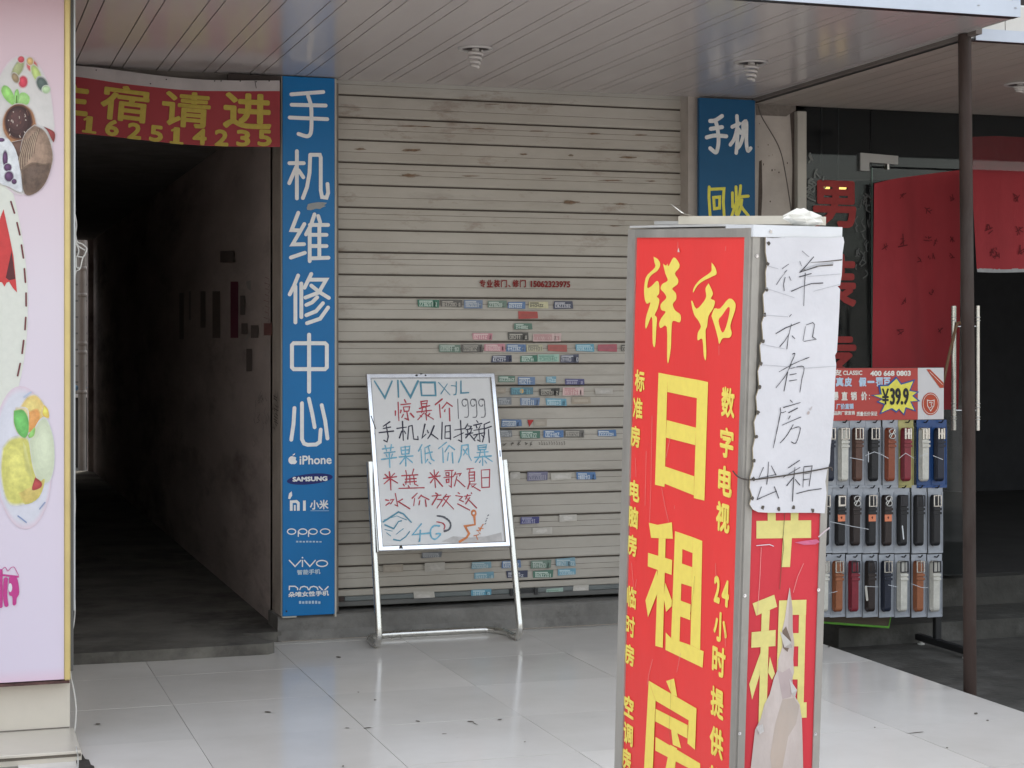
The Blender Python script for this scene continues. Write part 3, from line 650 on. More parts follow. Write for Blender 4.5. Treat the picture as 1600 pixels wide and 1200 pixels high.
F.stroke([(452, 922), (452, 916), (461, 916), (465, 919), (465, 922)], 1.8, LW, cap=False)
for cx in (475, 490): F.stroke([(cx - 7, 922), (cx - 5, 917.5), (cx, 916), (cx + 5, 917.5), (cx + 7, 922)], 1.8, LW, cap=False)
F.stroke([(498, 916), (504, 922)], 2, LW, cap=False); F.stroke([(513, 916), (507, 922)], 2, LW, cap=False)
F.text('朵唯女性手机', 450.5, 923.5, 514, 932, LW, .35); 
for k in range(7): F.rect(467 + k*5, 939 + random.uniform(-.5, .5), 470.5 + k*5, 943.3, ink('a9c3d8'))
F.build('logo_lettering', s1)
F = Flat(P1, .0016); gy = ink((.32, .34, .34), .6)
F.ppx([(479, 325), (481, 319), (486, 317.5), (497, 316), (504, 316), (511, 317), (506, 321), (509, 322), (504, 324), (500, 326.5), (494, 326), (486, 328.5), (480, 328)], gy); F.ell(447.5, 955, 1.6, 1.6, BLACKM, 10); F.build('scuff', s1)

# ------------------------------------------------------------------ short blue board on the right
s2 = thing('blue_sign', 'blue board with white and yellow characters right of the shutter', 'sign', (3.93, 8.42, .4))
P2 = front(8.42); xa, xb = onY(1092.5, 250, 8.42).x, onY(1180, 250, 8.42).x
b = MB(); b.box((xa, 8.42, .30), (xb, 8.445, CZ - .012), BLUED, .002); b.build('board', s2)
F = Flat(P2, .0016); k2 = 5.4545; o2 = (1080, 140); lw2 = ink('dcdcda', .5); ly = ink('d8cf4e', .5)
def S2(m, w, *st, sm=True, tp=None):
    for p in st: F.stroke(p, w, m, o2, k2, True, sm, tp)
S2(lw2, 6.4, [(160, 268), (205, 262), (262, 225)], [(165, 335), (262, 320)], [(130, 408), (200, 392), (298, 398)], [(205, 265), (222, 330), (232, 430), (222, 510), (205, 535), (160, 500)])
S2(lw2, 6.0, [(348, 318), (410, 290)], [(388, 225), (394, 380), (382, 540)], [(390, 330), (365, 420), (332, 470)], [(404, 340), (420, 370)], [(440, 290), (438, 400), (415, 470), (392, 500)], [(438, 288), (468, 280), (468, 440), (480, 520), (505, 500)])
S2(ly, 4.8, [(152, 830), (150, 920), (160, 1075)], [(150, 850), (278, 845), (272, 960), (280, 1075)], [(190, 920), (242, 915), (240, 1010), (196, 1015), (190, 920)], sm=False)
S2(ly, 4.8, [(350, 880), (352, 1000)], [(380, 830), (384, 960), (345, 1075)], [(420, 820), (408, 930), (380, 1060)], [(400, 915), (485, 908)], [(430, 940), (420, 1010), (395, 1075)], [(405, 960), (440, 1020), (485, 1075)], sm=False)
F.build('character', s2)
b = MB(); P = [onY(x, y, YW + .028) for x, y in ((1183, 160), (1190, 182), (1203, 204), (1215, 225), (1222, 245), (1227, 270), (1232, 300), (1237, 335))]; b.tube(cat3(P, 4), .0025, mat('grey_wire', (.10, .085, .075), .6), 6); b.build('wire', None, P[0], label='thin dark wire hanging loose down the beige pillar', category='wire')

# ------------------------------------------------------------------ red banner over the passage
bw = lambda u, v: .006*math.sin(u*9 + v*3) + .004*math.sin(u*21 + 1)
PB = front(8.385, 0, 0, bw)
bn = thing('banner', 'faded red banner with yellow characters hung across the passage', 'banner', (1.0, 8.385, 2.3))
redb = mat('banner_red', (.30, .022, .030), .6, var=.1, scale=4, bump=.1, bscale=200)
whb = mat('banner_hem', (.42, .38, .37), .7, var=.12, scale=10)
top = [(60, 99), (118, 103), (180, 109), (240, 117), (300, 123), (340, 125.5), (437, 126)]
mid = [(60, 115), (118, 120), (180, 129), (240, 136), (300, 141), (340, 142.5), (437, 142.5)]
bot = [(60, 203), (118, 208.5), (180, 214), (240, 221), (300, 226), (340, 228.5), (437, 230)]
def strip(F, A, B, m, n=6):
    A = catmull(A, n); B = catmull(B, n); k = len(A)
    F.add([F.pl.to3(*F.pl.px(*p), 0) for p in A] + [F.pl.to3(*F.pl.px(*p), 0) for p in B], [[i, i+1, k+i+1, k+i] for i in range(k-1)], m, True)
F = Flat(PB, 0); strip(F, mid, bot, redb); F.build('cloth', bn)
F = Flat(PB, 0); strip(F, top, mid, whb); F.build('hem', bn)
F = Flat(PB, .003); yl = ink((.46, .35, .06), .6)
for ch, cx, cy, rt in (('住', 101, 152, -.09), ('宿', 195, 162, -.085), ('请', 291, 171, -.05), ('进', 386, 174, -.015)): F.text(ch, cx - 38, cy - 28, cx + 38, cy + 28, yl, 1.45 if ch in '请宿' else 1.9, rt)
for ch, cx, cy, rt in (('1', 139, 195, -.09), ('6', 175, 200, -.09), ('2', 210, 205, -.08), ('5', 244, 209, -.07), ('1', 276, 211.5, -.05), ('4', 312, 213.5, -.04), ('2', 346, 215.5, -.03), ('3', 380, 216, -.02), ('5', 413, 216, -.01)):
    wd = 5 if ch == '1' else 11; F.text(ch, cx - wd, cy - 13, cx + wd, cy + 13, yl, 1.4, rt)
    if ch == '1': F.text_uv('-', *F.pl.px(cx, cy + 11.5), .066, .011, yl, .003, rt); F.stroke([(cx - 7, cy - 8), (cx, cy - 11)], 3.5, yl)
F.build('lettering', bn)
F = Flat(PB, .003)
for x, y in ((235, 131), (150, 110), (260, 124), (335, 127), (345, 127), (400, 128), (420, 127), (375, 127)): F.ell(x, y, 1.2, 1, BLACKM, 8)
F.stroke([(398, 127), (400, 138)], .9, BLACKM); F.build('tie_mark', bn)

# ------------------------------------------------------------------ marker board on a steel stand
wb = thing('whiteboard_stand', 'steel framed whiteboard on a tube stand, covered in coloured marker writing', 'sign', (2.3, 8.1, 0))
BL = onY(590.5, 862, 8.12); TL = onY(574, 584.5, 8.38); BR = onY(797, 858, 8.12)
PWB = Plane(BL, (1, 0, 0), TL - BL); PWB.u = Vector((1, 0, 0)); vv = Vector((0, .26, TL.z - BL.z)).normalized(); PWB.v = vv; PWB.n = PWB.u.cross(vv).normalized()
W_, H_ = BR.x - BL.x, (TL.z - BL.z) / vv.z
b = MB(); wm = mat('whiteboard_face', (.68, .67, .66), .22, var=.05, scale=5, spec=.5)
b.obox(PWB.to3(.012, .012, -.012), PWB.u * (W_ - .024), PWB.v * (H_ - .024), PWB.n * .013, wm); b.build('writing_board', wb)
fr = thing  # frame: four mitred steel channels
fw = .027
def chan(b, A, B, inn, m):
    """bevelled channel along A-B, inn = inward direction, mitred"""
    prof = [(0, -.014), (0, .008), (.004, .012), (fw - .006, .012), (fw, .006), (fw, .0005)]
    d = (Vector(B) - Vector(A)).normalized(); n = PWB.n; vs = []
    for e, sg in ((Vector(A), 1), (Vector(B), -1)): vs += [e + inn * q + d * (q * sg) + n * h for q, h in prof]
    k = len(prof); b.add(vs, [[i, i+1, k+i+1, k+i] for i in range(k-1)], m)
cs = [PWB.to3(0, 0), PWB.to3(W_, 0), PWB.to3(W_, H_), PWB.to3(0, H_)]
for i, inn in enumerate((PWB.v, -PWB.u, -PWB.v, PWB.u)):
    b = MB(); chan(b, cs[i], cs[(i+1) % 4], inn, STEEL); b.build('frame_bar', wb)
F = Flat(PWB, .0125); F.ell(650, 587.5, 2.2, 1.5, BLACKM, 10); F.ell(664, 587.5, 1.6, 1.2, BLACKM, 8); F.ppx([(654, 584.6), (660, 584.6), (657, 586.5)], BLACKM); F.stroke([(579, 651), (583, 662), (586, 671)], 1.3, BLACKM); F.ppx([(622, 858), (624, 853), (627, 853), (629, 858)], ink((.06, .045, .03))); F.stroke([(780, 705), (780.5, 714)], 1.4, BLACKM); F.build('dent_mark', wb)
# stand tubes
for sx, xp, tp in ((-1, 577, 722), (1, 788, 718)):
    A_ = onY(577.5, 722, 8.25) if sx < 0 else onY(788.5, 719, 8.25); B_ = onY(591.5, 975, 8.09) if sx < 0 else onY(811.5, 970, 8.09); X0 = B_.x
    P = [A_.lerp(B_, f) for f in (0, .35, .7, .97)]
    P = [Vector(p) for p in P]
    P += [Vector((X0, 8.084, .085)), Vector((X0, 8.088, .05)), Vector((X0, 8.112, .026)), Vector((X0, 8.15, .0175)), Vector((X0, 8.25, .0175)), Vector((X0 - sx * .012, 8.315, .0175)), Vector((X0 - sx * .05, 8.37, .0175)), Vector((X0 - sx * .115, 8.395, .0175)), Vector((2.3, 8.398, .0175))]
    b = MB(); b.tube(P[:1] + cat3(P[1:], 5), .0165, mat('stand_tube_steel', (.66, .65, .62), .28, 1.0, var=.14, scale=9, rvar=.1), 14); b.build('stand_tube', wb)
teal = ink((.10, .27, .36), .5, .25); redm = ink((.42, .045, .065), .5, .25); drk = ink((.03, .027, .05), .5, .2); gryk = ink((.10, .10, .115), .5, .2); sky_ = ink((.17, .42, .56), .5, .3); org = ink((.60, .20, .07), .5, .25)
A8, B8, C8, D8, E4 = (560, 570), (640, 570), (560, 720), (640, 720), (400, 600)
F = Flat(PWB, .0022); F.jit = .3
S(A8, 8, 2.9, teal, [(200, 205), (330, 415), (420, 205)], [(493, 200), (500, 405)], [(530, 205), (650, 405), (745, 205)], [(775, 222), (955, 222), (965, 385), (790, 385), (775, 222)], [(1280, 205), (1280, 355), (1375, 350)])
S(A8, 8, 1.6, teal, [(1000, 222), (1145, 380)], [(1110, 240), (1030, 365)], [(1160, 262), (1215, 268)], [(1222, 215), (1222, 330), (1215, 372), (1190, 378)])
F.build('marker_lettering', wb)
F = Flat(PWB, .0022); F.jit = .3
S(A8, 8, 2.1, redm, [(495, 470), (505, 700)], [(462, 580), (460, 635)], [(532, 570), (525, 602)], [(575, 440), (592, 472)], [(530, 500), (650, 488)], [(562, 530), (640, 525), (628, 580), (572, 586), (562, 530)], [(605, 590), (622, 690), (580, 672)], [(562, 620), (540, 662)], [(650, 610), (690, 655)])
S(A8, 8, 1.9, redm, [(780, 462), (860, 450), (850, 520), (790, 525), (780, 462)], [(790, 490), (850, 485)], [(760, 548), (890, 512)], [(730, 592), (912, 570)], [(800, 535), (790, 600)], [(842, 530), (850, 600)], [(820, 600), (742, 688)], [(830, 615), (938, 682)], [(842, 605), (850, 692)], [(768, 632), (790, 652)], [(890, 612), (870, 640)])
S(A8, 8, 2.1, redm, [(1045, 430), (960, 500)], [(1012, 498), (1025, 660)], [(1102, 478), (1045, 545)], [(1102, 472), (1172, 520)], [(1082, 560), (1076, 585)], [(1135, 545), (1142, 702)])
S(C8, 8, 2.0, redm, [(385, 140), (400, 250), (405, 365)], [(315, 222), (475, 200)], [(332, 172), (374, 212)], [(450, 160), (410, 200)], [(385, 232), (320, 290)], [(410, 232), (490, 280)])
S(C8, 8, 1.8, redm, [(540, 188), (740, 176)], [(590, 122), (602, 180)], [(690, 105), (668, 180)], [(585, 232), (720, 222)], [(602, 198), (592, 295)], [(690, 195), (702, 295)], [(582, 268), (722, 260)], [(640, 185), (645, 300)], [(560, 295), (572, 315)], [(505, 347), (820, 338)], [(622, 312), (632, 330)], [(700, 290), (742, 312)])
S(C8, 8, 2.0, redm, [(945, 115), (962, 335)], [(880, 212), (1020, 190)], [(895, 150), (932, 190)], [(1000, 140), (965, 185)], [(940, 220), (900, 275)], [(965, 220), (1050, 320)])
S(C8, 8, 1.7, redm, [(1080, 127), (1185, 120)], [(1092, 150), (1130, 150), (1130, 186), (1096, 190), (1092, 150)], [(1065, 212), (1180, 200)], [(1096, 236), (1130, 230), (1130, 270), (1101, 275), (1096, 236)], [(1166, 126), (1160, 330), (1130, 312)], [(1215, 145), (1190, 190)], [(1205, 170), (1280, 160), (1262, 190)], [(1232, 190), (1200, 315)], [(1236, 240), (1330, 325)])
S(C8, 8, 1.8, redm, [(1355, 105), (1440, 95)], [(1392, 105), (1390, 140)], [(1380, 146), (1450, 140), (1450, 255), (1385, 260), (1380, 146)], [(1385, 182), (1450, 178)], [(1385, 220), (1450, 216)], [(1390, 272), (1365, 350)], [(1390, 292), (1468, 290), (1420, 330)], [(1412, 312), (1520, 375)])
S(D8, 8, 1.6, redm, [(895, 117), (1000, 110), (995, 330), (902, 336), (895, 117)], [(900, 216), (995, 210)])
S(C8, 8, 2.0, redm, [(340, 490), (375, 496)], [(340, 560), (385, 526)], [(460, 410), (490, 568), (455, 552)], [(400, 492), (440, 484), (402, 540)], [(550, 480), (500, 510)], [(495, 510), (640, 600)])
S(C8, 8, 1.8, redm, [(735, 405), (670, 470)], [(702, 470), (690, 560)], [(785, 430), (752, 472)], [(790, 440), (880, 486)], [(766, 500), (756, 550)], [(836, 490), (846, 570)])
S(C8, 8, 1.9, redm, [(965, 405), (990, 422)], [(920, 442), (1030, 430)], [(986, 440), (920, 550)], [(985, 482), (1050, 490), (980, 592)], [(1100, 420), (1060, 470)], [(1080, 452), (1150, 440)], [(1130, 450), (1050, 570)], [(1070, 480), (1190, 605)])
S(C8, 8, 1.8, redm, [(1245, 400), (1262, 412)], [(1215, 436), (1300, 450), (1260, 490), (1310, 512)], [(1240, 540), (1390, 618)], [(1325, 445), (1400, 432)], [(1362, 425), (1340, 480)], [(1390, 460), (1340, 540)], [(1365, 478), (1475, 590)], [(1410, 403), (1415, 412)])
S(C8, 8, 2.0, redm, [(980, 765), (1050, 780), (1078, 815), (1070, 852)], sm=True)
F.build('marker_lettering', wb)
F = Flat(PWB, .0022); F.jit = .3
S(A8, 8, 1.35, gryk, [(1240, 430), (1250, 672)])
for d in (0, 105, 208): S(A8, 8, 1.3, gryk, [(1350+d, 445), (1315+d, 432), (1294+d, 468), (1308+d, 512), (1335+d, 518), (1345+d, 500)], [(1325+d, 430), (1360+d, 438), (1370+d, 520), (1375+d, 620), (1360+d, 655), (1325+d, 657)], sm=True)
S(A8, 8, 2.0, drk, [(390, 715), (310, 770)], [(312, 798), (400, 780)], [(258, 850), (436, 830)], [(346, 752), (372, 900), (356, 966), (318, 945)])
S(A8, 8, 2.0, drk, [(480, 797), (600, 780)], [(550, 710), (560, 945)], [(540, 830), (512, 915)], [(572, 830), (590, 862)], [(628, 772), (615, 930)], [(630, 770), (670, 760), (690, 930), (745, 936), (740, 895)])
S(A8, 8, 2.0, drk, [(830, 745), (795, 915), (842, 870)], [(860, 820), (872, 852)], [(945, 765), (902, 870), (865, 925)], [(910, 868), (995, 930)])
S(A8, 8, 1.9, drk, [(1046, 720), (1040, 930)], [(1085, 767), (1145, 760), (1150, 935)], [(1085, 767), (1080, 920), (1145, 920)], [(1090, 842), (1142, 836)])
S(A8, 8, 1.9, drk, [(1200, 817), (1325, 800)], [(1275, 700), (1290, 965), (1250, 942)], [(1190, 910), (1310, 852)], [(1365, 740), (1330, 800)], [(1368, 766), (1412, 770), (1390, 800)], [(1345, 812), (1420, 800)], [(1360, 812), (1366, 850)], [(1412, 810), (1402, 850)], [(1340, 872), (1430, 852)], [(1390, 852), (1340, 915)], [(1390, 870), (1455, 950)])
S(B8, 8, 1.8, drk, [(835, 700), (852, 722)], [(800, 757), (900, 735)], [(830, 762), (840, 790)], [(882, 758), (870, 790)], [(800, 822), (920, 800)], [(800, 880), (925, 852)], [(862, 800), (880, 960), (850, 942)], [(842, 880), (810, 922)], [(900, 880), (930, 912)], [(1000, 715), (930, 747), (935, 860), (910, 965)], [(940, 800), (1020, 772)], [(985, 810), (995, 972)])
S(C8, 8, 3.0, gryk, [(985, 690), (1060, 702), (1130, 750), (1152, 805), (1130, 860), (1075, 880)], sm=True)
for x, y in ((1612, 690), (1598, 730), (1585, 760), (1576, 795)): S(C8, 8, 1.2, gryk, [(x, y), (x + 14, y - 12)])
F.build('marker_lettering', wb)
F = Flat(PWB, .0022); F.jit = .3
S(E4, 4, 2.1, sky_, [(790, 407), (860, 397)], [(806, 385), (816, 420)], [(846, 380), (840, 416)], [(800, 432), (868, 424)], [(785, 472), (876, 460)], [(812, 440), (818, 456)], [(852, 438), (846, 456)], [(832, 430), (836, 522)])
S(E4, 4, 2.1, sky_, [(905, 397), (960, 390), (955, 436), (910, 440), (905, 397)], [(910, 416), (955, 412)], [(932, 390), (936, 512)], [(895, 457), (980, 450)], [(930, 460), (900, 500)], [(940, 460), (976, 490)])
S(E4, 4, 1.9, sky_, [(1036, 380), (1015, 420)], [(1030, 408), (1036, 495)], [(1086, 385), (1055, 400), (1058, 492), (1072, 472)], [(1056, 436), (1100, 426)], [(1076, 395), (1096, 470), (1112, 480)], [(1080, 488), (1092, 500)])
S(E4, 4, 2.0, sky_, [(1190, 365), (1140, 405)], [(1166, 400), (1170, 490)], [(1206, 385), (1180, 425)], [(1206, 385), (1240, 410)], [(1202, 430), (1196, 480)], [(1226, 430), (1230, 495)])
S(E4, 4, 1.9, sky_, [(1286, 385), (1280, 450), (1265, 490)], [(1286, 385), (1325, 380), (1330, 450), (1346, 480)], [(1296, 410), (1320, 442)], [(1318, 405), (1296, 445)])
S(E4, 4, 2.1, sky_, [(1386, 386), (1440, 380), (1435, 410), (1390, 412), (1386, 386)], [(1390, 398), (1437, 395)], [(1380, 430), (1450, 424)], [(1365, 460), (1470, 450)], [(1402, 415), (1396, 450)], [(1426, 415), (1430, 450)], [(1415, 450), (1416, 510)], [(1396, 455), (1370, 490)], [(1430, 455), (1476, 485)], [(1402, 480), (1396, 492)], [(1430, 480), (1440, 495)])
S(C8, 8, 2.2, teal, [(310, 765), (500, 640), (560, 665), (660, 770)], [(330, 802), (440, 850), (500, 760), (535, 752)], [(440, 985), (520, 1000), (590, 950), (640, 885)])
S(C8, 8, 1.3, teal, [(320, 740), (480, 690), (600, 740)], [(330, 860), (420, 880)], [(470, 920), (560, 850)], [(350, 900), (400, 940)])
S(C8, 8, 2.6, sky_, [(785, 790), (675, 925), (890, 905)], [(772, 870), (765, 1005)]); S(C8, 8, 2.6, sky_, [(1010, 815), (940, 815), (900, 870), (908, 950), (955, 982), (1010, 940), (1020, 910), (970, 915)], sm=True)
S(C8, 8, 1.5, teal, [(765, 970), (755, 1012)])
F.build('marker_lettering', wb)
F = Flat(PWB, .0022); F.jit = .3
S(C8, 8, 3.0, org, [(1440 + 26*math.cos(2*PI*k/12), 655 + 32*math.sin(2*PI*k/12)) for k in range(13)]); S(C8, 8, 3.4, org, [(1446, 690), (1456, 798), (1330, 818), (1382, 910), (1352, 960), (1265, 1012)])
S(C8, 8, 1.6, org, [(1480, 870), (1500, 880), (1560, 795)], [(1500, 840), (1560, 850)], [(1520, 880), (1550, 800)], [(1440, 940), (1500, 925)], [(1470, 940), (1490, 985)], [(1505, 900), (1520, 915)])
F.build('marker_lettering', wb)
F = Flat(PWB, .0018); F.ppx([(690, 846), (708, 838), (735, 840), (760, 838), (783, 832), (785.5, 847), (720, 850.5)], mat('marker_smear', (.47, .445, .43), .3, var=.2, scale=20)); F.build('smear', wb)

# ------------------------------------------------------------------ pink light box sign and tiled pier at the left
YP = 6.57
pr_ = thing('tiled_pier', 'beige tiled pier with a tiled step under the pink light box', 'wall', (0, YP, 0))
btile = mat('beige_tile', (.62, .57, .485), .3, var=.07, scale=4, bump=.04, bscale=12)
xe = onY(109.5, 1080, YP + .05).x
b = MB(); b.box((-3.0, YP + .05, SZ), (xe, 8.0, 4.2), btile, .004); b.build('pier', pr_)
e0, e1 = onY(110, 1137, YP + .05), onZ(118, 1172, onY(110, 1137, YP + .05).z)
zst = e0.z
b = MB(); grout = mat('grout_line', (.16, .14, .115), .9)
b.box((-3.0, e1.y, SZ), (xe + .015, YP + .049, zst - .012), btile, .003)
cuts = [-3.0, -1.3, -.62, .062, xe + .015]
for i in range(4): b.box((cuts[i] + .002, e1.y - .012, zst - .011), (cuts[i+1] - .002, YP + .049, zst), btile, .002)
b.build('step', pr_)
b = MB()
b.box((-3.0, YP + .046, zst + .0), (xe - .002, YP + .0495, zst + .004), grout); b.box((-3.0, e1.y - .003, zst - .022), (xe + .012, e1.y - .0005, zst - .011), grout); b.build('grout', pr_)
hole = mat('broken_dirt', (.04, .034, .028), .95, var=.4, scale=25, bump=.6, bscale=60)
# ragged hole between pier step and pavement tiles
F = Flat(pv, .0028); F.ppx([(121, 1174), (124, 1179), (129, 1180), (133, 1187), (139, 1188), (142, 1196), (147, 1198), (149, 1212), (128, 1215), (119, 1192)], hole); F.build('broken_corner', pr_)
lb = thing('light_box_sign', 'tall pink light box panel with dessert pictures and gold edge', 'sign', (0, YP, .2))
PP = front(YP - .02)
xg0, xg1, xg2 = onY(100, 600, YP - .02).x, onY(110, 600, YP - .02).x, onY(118, 600, YP - .02).x
zb = onY(100, 1063, YP - .02).z
pink = bpy.data.materials.new('pink_print'); pink.use_nodes = True; t = pink.node_tree; p = t.nodes['Principled BSDF']; p.inputs['Roughness'].default_value = .3
geo = t.nodes.new('ShaderNodeNewGeometry'); sx = t.nodes.new('ShaderNodeSeparateXYZ'); t.links.new(geo.outputs['Position'], sx.inputs[0])
r = t.nodes.new('ShaderNodeValToRGB'); mr = t.nodes.new('ShaderNodeMapRange'); mr.inputs[1].default_value = .2; mr.inputs[2].default_value = 2.8; t.links.new(sx.outputs['Z'], mr.inputs[0]); t.links.new(mr.outputs[0], r.inputs[0])
r.color_ramp.elements[0].color = (.68, .61, .70, 1); r.color_ramp.elements[1].color = (.64, .45, .50, 1); e = r.color_ramp.elements.new(.55); e.color = (.67, .60, .66, 1); e = r.color_ramp.elements.new(.004); e.color = (.70, .48, .58, 1); e = r.color_ramp.elements.new(.03); e.color = (.67, .6, .71, 1)
t.links.new(r.outputs[0], p.inputs['Base Color'])
b = MB(); b.box((-.55, YP - .02, zb + .004), (xg0, YP + .045, 3.6), pink); b.build('panel', lb)
b = MB(); gold = mat('gold_strip', (.60, .47, .20), .35, .35, var=.08, scale=8); b.box((xg0 + .001, YP - .026, zb), (xg1, YP + .046, 3.6), gold, .004); b.build('gold_edge', lb)
b = MB(); b.box((xg1 + .001, YP - .005, zb + .03), (xg1 + .012, YP + .044, 3.6), mat('dark_edge', (.10, .10, .095), .5)); b.box((xg1 + .013, YP + .0, zb + .25), (xg1 + .019, YP + .044, 3.6), mat('pale_edge', (.50, .52, .52), .3, .3)); b.build('side_rail', lb)
b = MB(); b.box((-.55, YP - .016, zb - .012), (xg1 - .002, YP + .047, zb - .001), mat('rotten_bottom', (.10, .05, .045), .9, var=.5, scale=30)); b.build('bottom_rail', lb)
F = Flat(PP, .0012); ivory = ink((.66, .67, .60), .35, .04)
# pale ivory swirl field down the left part
F.ppx(catmull([(-40, 250), (5, 268), (20, 300), (33, 360), (42, 430), (43, 500), (38, 560), (24, 620), (0, 660), (-40, 700)], 5) + [(-40, 250)], ivory)
F.build('print', lb)
F = Flat(PP, .0028); dash = ink((.16, .04, .045), .45)
for (x0, y0, x1, y1) in ((17, 315, 22.5, 333), (26.5, 348, 31, 367), (33.5, 383, 36.5, 403), (38, 420, 39.7, 441), (40.6, 458, 40.8, 478), (40.2, 496, 39, 515), (37, 532, 34.5, 552), (31.5, 568, 27.5, 587)): F.stroke([(x0, y0), (x1, y1)], 2.6, dash)
F.build('dash_line', lb)
F = Flat(PP, .0028)
F.ppx([(5.5, 327), (14, 365), (21, 400), (26.5, 457), (20, 450), (14, 440), (10, 442), (7, 448), (3, 441), (-30, 440), (-30, 420)], ink((.55, .05, .05), .4)); F.ppx([(18, 392), (24, 436), (14, 438), (9, 434), (13, 415)], ink((.10, .02, .025), .4)); F.build('print', lb)
F = Flat(PP, .0016); F.step, F.mod = .00003, 9999
def lerp(a, b_, f): return tuple(round(x * (1 - f) + y * f, 3) for x, y in zip(a, b_))
PINKC, OVC = (.66, .52, .59), (.62, .60, .58)
def blob(pts, m): F.ppx(catmull(pts + [pts[0]], 4)[:-1], m)
def soft(pts, col, bg, edge=.10, light=1.45, hx=-.12, hy=-.14, n=4, var=.2):
    """printed photo shape: soft out-of-focus edge and a broad printed highlight"""
    P = catmull(pts + [pts[0]], 4)[:-1]; cx = sum(p[0] for p in P) / len(P); cy = sum(p[1] for p in P) / len(P)
    w_ = max(p[0] for p in P) - min(p[0] for p in P); h_ = max(p[1] for p in P) - min(p[1] for p in P)
    def at(sc, dx, dy, c): F.ppx([(cx + (x - cx) * sc + dx * w_, cy + (y - cy) * sc + dy * h_) for x, y in P], ink(c, .35, var))
    for k in range(n): at(1 + edge * (.5 - k / n), 0, 0, lerp(bg, col, (k + 1) / n))
    if light:
        hi = tuple(min(.75, x * light + .015) for x in col)
        for k in range(4): at(.78 - .17 * k, hx * (k + 1) / 4, hy * (k + 1) / 4, lerp(col, hi, (k + 1) / 4))
def se(cx, cy, rx, ry, col, bg, rot=0.0, **kw): soft([(cx + rx*math.cos(a)*math.cos(rot) - ry*math.sin(a)*math.sin(rot), cy + rx*math.cos(a)*math.sin(rot) + ry*math.sin(a)*math.cos(rot)) for a in (2*PI*k/10 for k in range(10))], col, bg, **kw)
WHT = ink((.68, .70, .72), .35, .05); W3 = (.64, .66, .69)
se(35, 196, 50, 108, OVC, PINKC, edge=.05, light=1.06, hx=.1, hy=.05, n=5, var=.05)
for x, y, rx, ry, c in ((28, 108, 7, 15, (.30, .33, .16)), (33, 93, 5, 5, (.45, .05, .07)), (36, 128, 7, 9, (.50, .04, .07)), (50, 103, 8, 9, (.48, .10, .10)), (57, 116, 6, 15, (.40, .50, .16)), (66, 132, 8, 12, (.07, .10, .09)), (72, 140, 6, 6, (.38, .52, .30)), (24, 122, 5, 8, (.25, .18, .10)), (47, 96, 5, 6, (.5, .32, .12))): se(x, y, rx, ry, c, OVC, random.uniform(-.6, .6), edge=.4)
soft([(20, 165), (8, 155), (2, 142), (6, 134), (14, 137), (21, 148), (24, 160)], (.25, .52, .13), OVC, .12); soft([(26, 164), (30, 148), (38, 145), (46, 152), (44, 162), (34, 166)], (.30, .57, .18), OVC, .12); soft([(22, 160), (23, 144), (28, 140), (30, 152), (27, 164)], (.24, .50, .14), OVC, .12); F.stroke([(26, 150), (26, 166)], 1.4, ink((.08, .12, .03)))
se(30, 194, 26, 31, (.34, .16, .075), OVC, light=1.5); se(29, 191, 21, 26, (.045, .017, .016), (.22, .09, .045), edge=.16, light=2.2)
for _ in range(26): F.ell(random.uniform(12, 46), random.uniform(170, 214), random.uniform(.5, 1.2), random.uniform(1, 3.2), ink('b9aaa0' if random.random() < .6 else '6d4a40'), 7, random.uniform(-.5, .5))
F.stroke([(13, 220), (25, 222), (36, 219), (44, 205)], 2.4, ink((.45, .24, .10))); soft([(16, 223), (40, 220), (36, 243), (30, 247)], (.11, .055, .04), OVC)
soft([(68, 198), (85, 207), (84, 222), (80, 217), (75, 206)], (.22, .03, .03), OVC)
soft([(54, 196), (70, 206), (79, 226), (82, 250), (74, 275), (60, 297), (40, 301), (35, 280), (31, 255), (33, 228), (40, 208)], (.26, .175, .125), OVC, .05, 1.5, -.1, -.22, var=.35); soft([(35, 266), (50, 256), (66, 258), (78, 258), (70, 284), (56, 299), (40, 300)], (.125, .08, .058), (.20, .135, .095), .2, 1.2, var=.4)
for k in range(15): x = 62 - k*1.8; F.stroke([(x, 201 + k*1.5), (x - 6 - k*.2, 222 + k*2.2), (x - 9, 240 + k*2.2)], random.uniform(.7, 1.5), ink((.42, .32, .23) if k % 2 else (.17, .11, .08), .4, .3), smooth=True)
soft([(-5, 214), (12, 218), (24, 235), (30, 260), (34, 290), (32, 300), (15, 292), (-5, 278)], W3, OVC, .05, 1.1)
for x, y, rx, ry in ((8, 248, 4, 12), (12, 262, 6, 6), (14, 276, 7, 8), (22, 284, 4, 4), (2, 219, 5, 3)): se(x, y, rx, ry, (.07, .025, .075), W3, edge=.35, light=2.0)
F.build('dessert_picture', lb)
F = Flat(PP, .0016); F.step, F.mod = .00003, 9999; P2c = (.63, .63, .69)
se(36, 715, 44, 106, P2c, PINKC, -.04, edge=.12, light=1.05, n=6, var=.05)
soft([(30, 640), (42, 622), (56, 618), (68, 632), (75, 652), (60, 662), (40, 665)], (.70, .52, .18), P2c, .16, 1.15); soft([(44, 645), (58, 640), (62, 652), (54, 668), (44, 672)], (.70, .32, .10), (.70, .5, .18), .25, 1.1); soft([(68, 632), (75, 640), (76, 653), (66, 648)], (.72, .50, .10), P2c, .2); soft([(25, 638), (42, 640), (44, 662), (40, 684), (28, 676), (22, 660)], (.70, .58, .32), P2c, .2, 1.05)
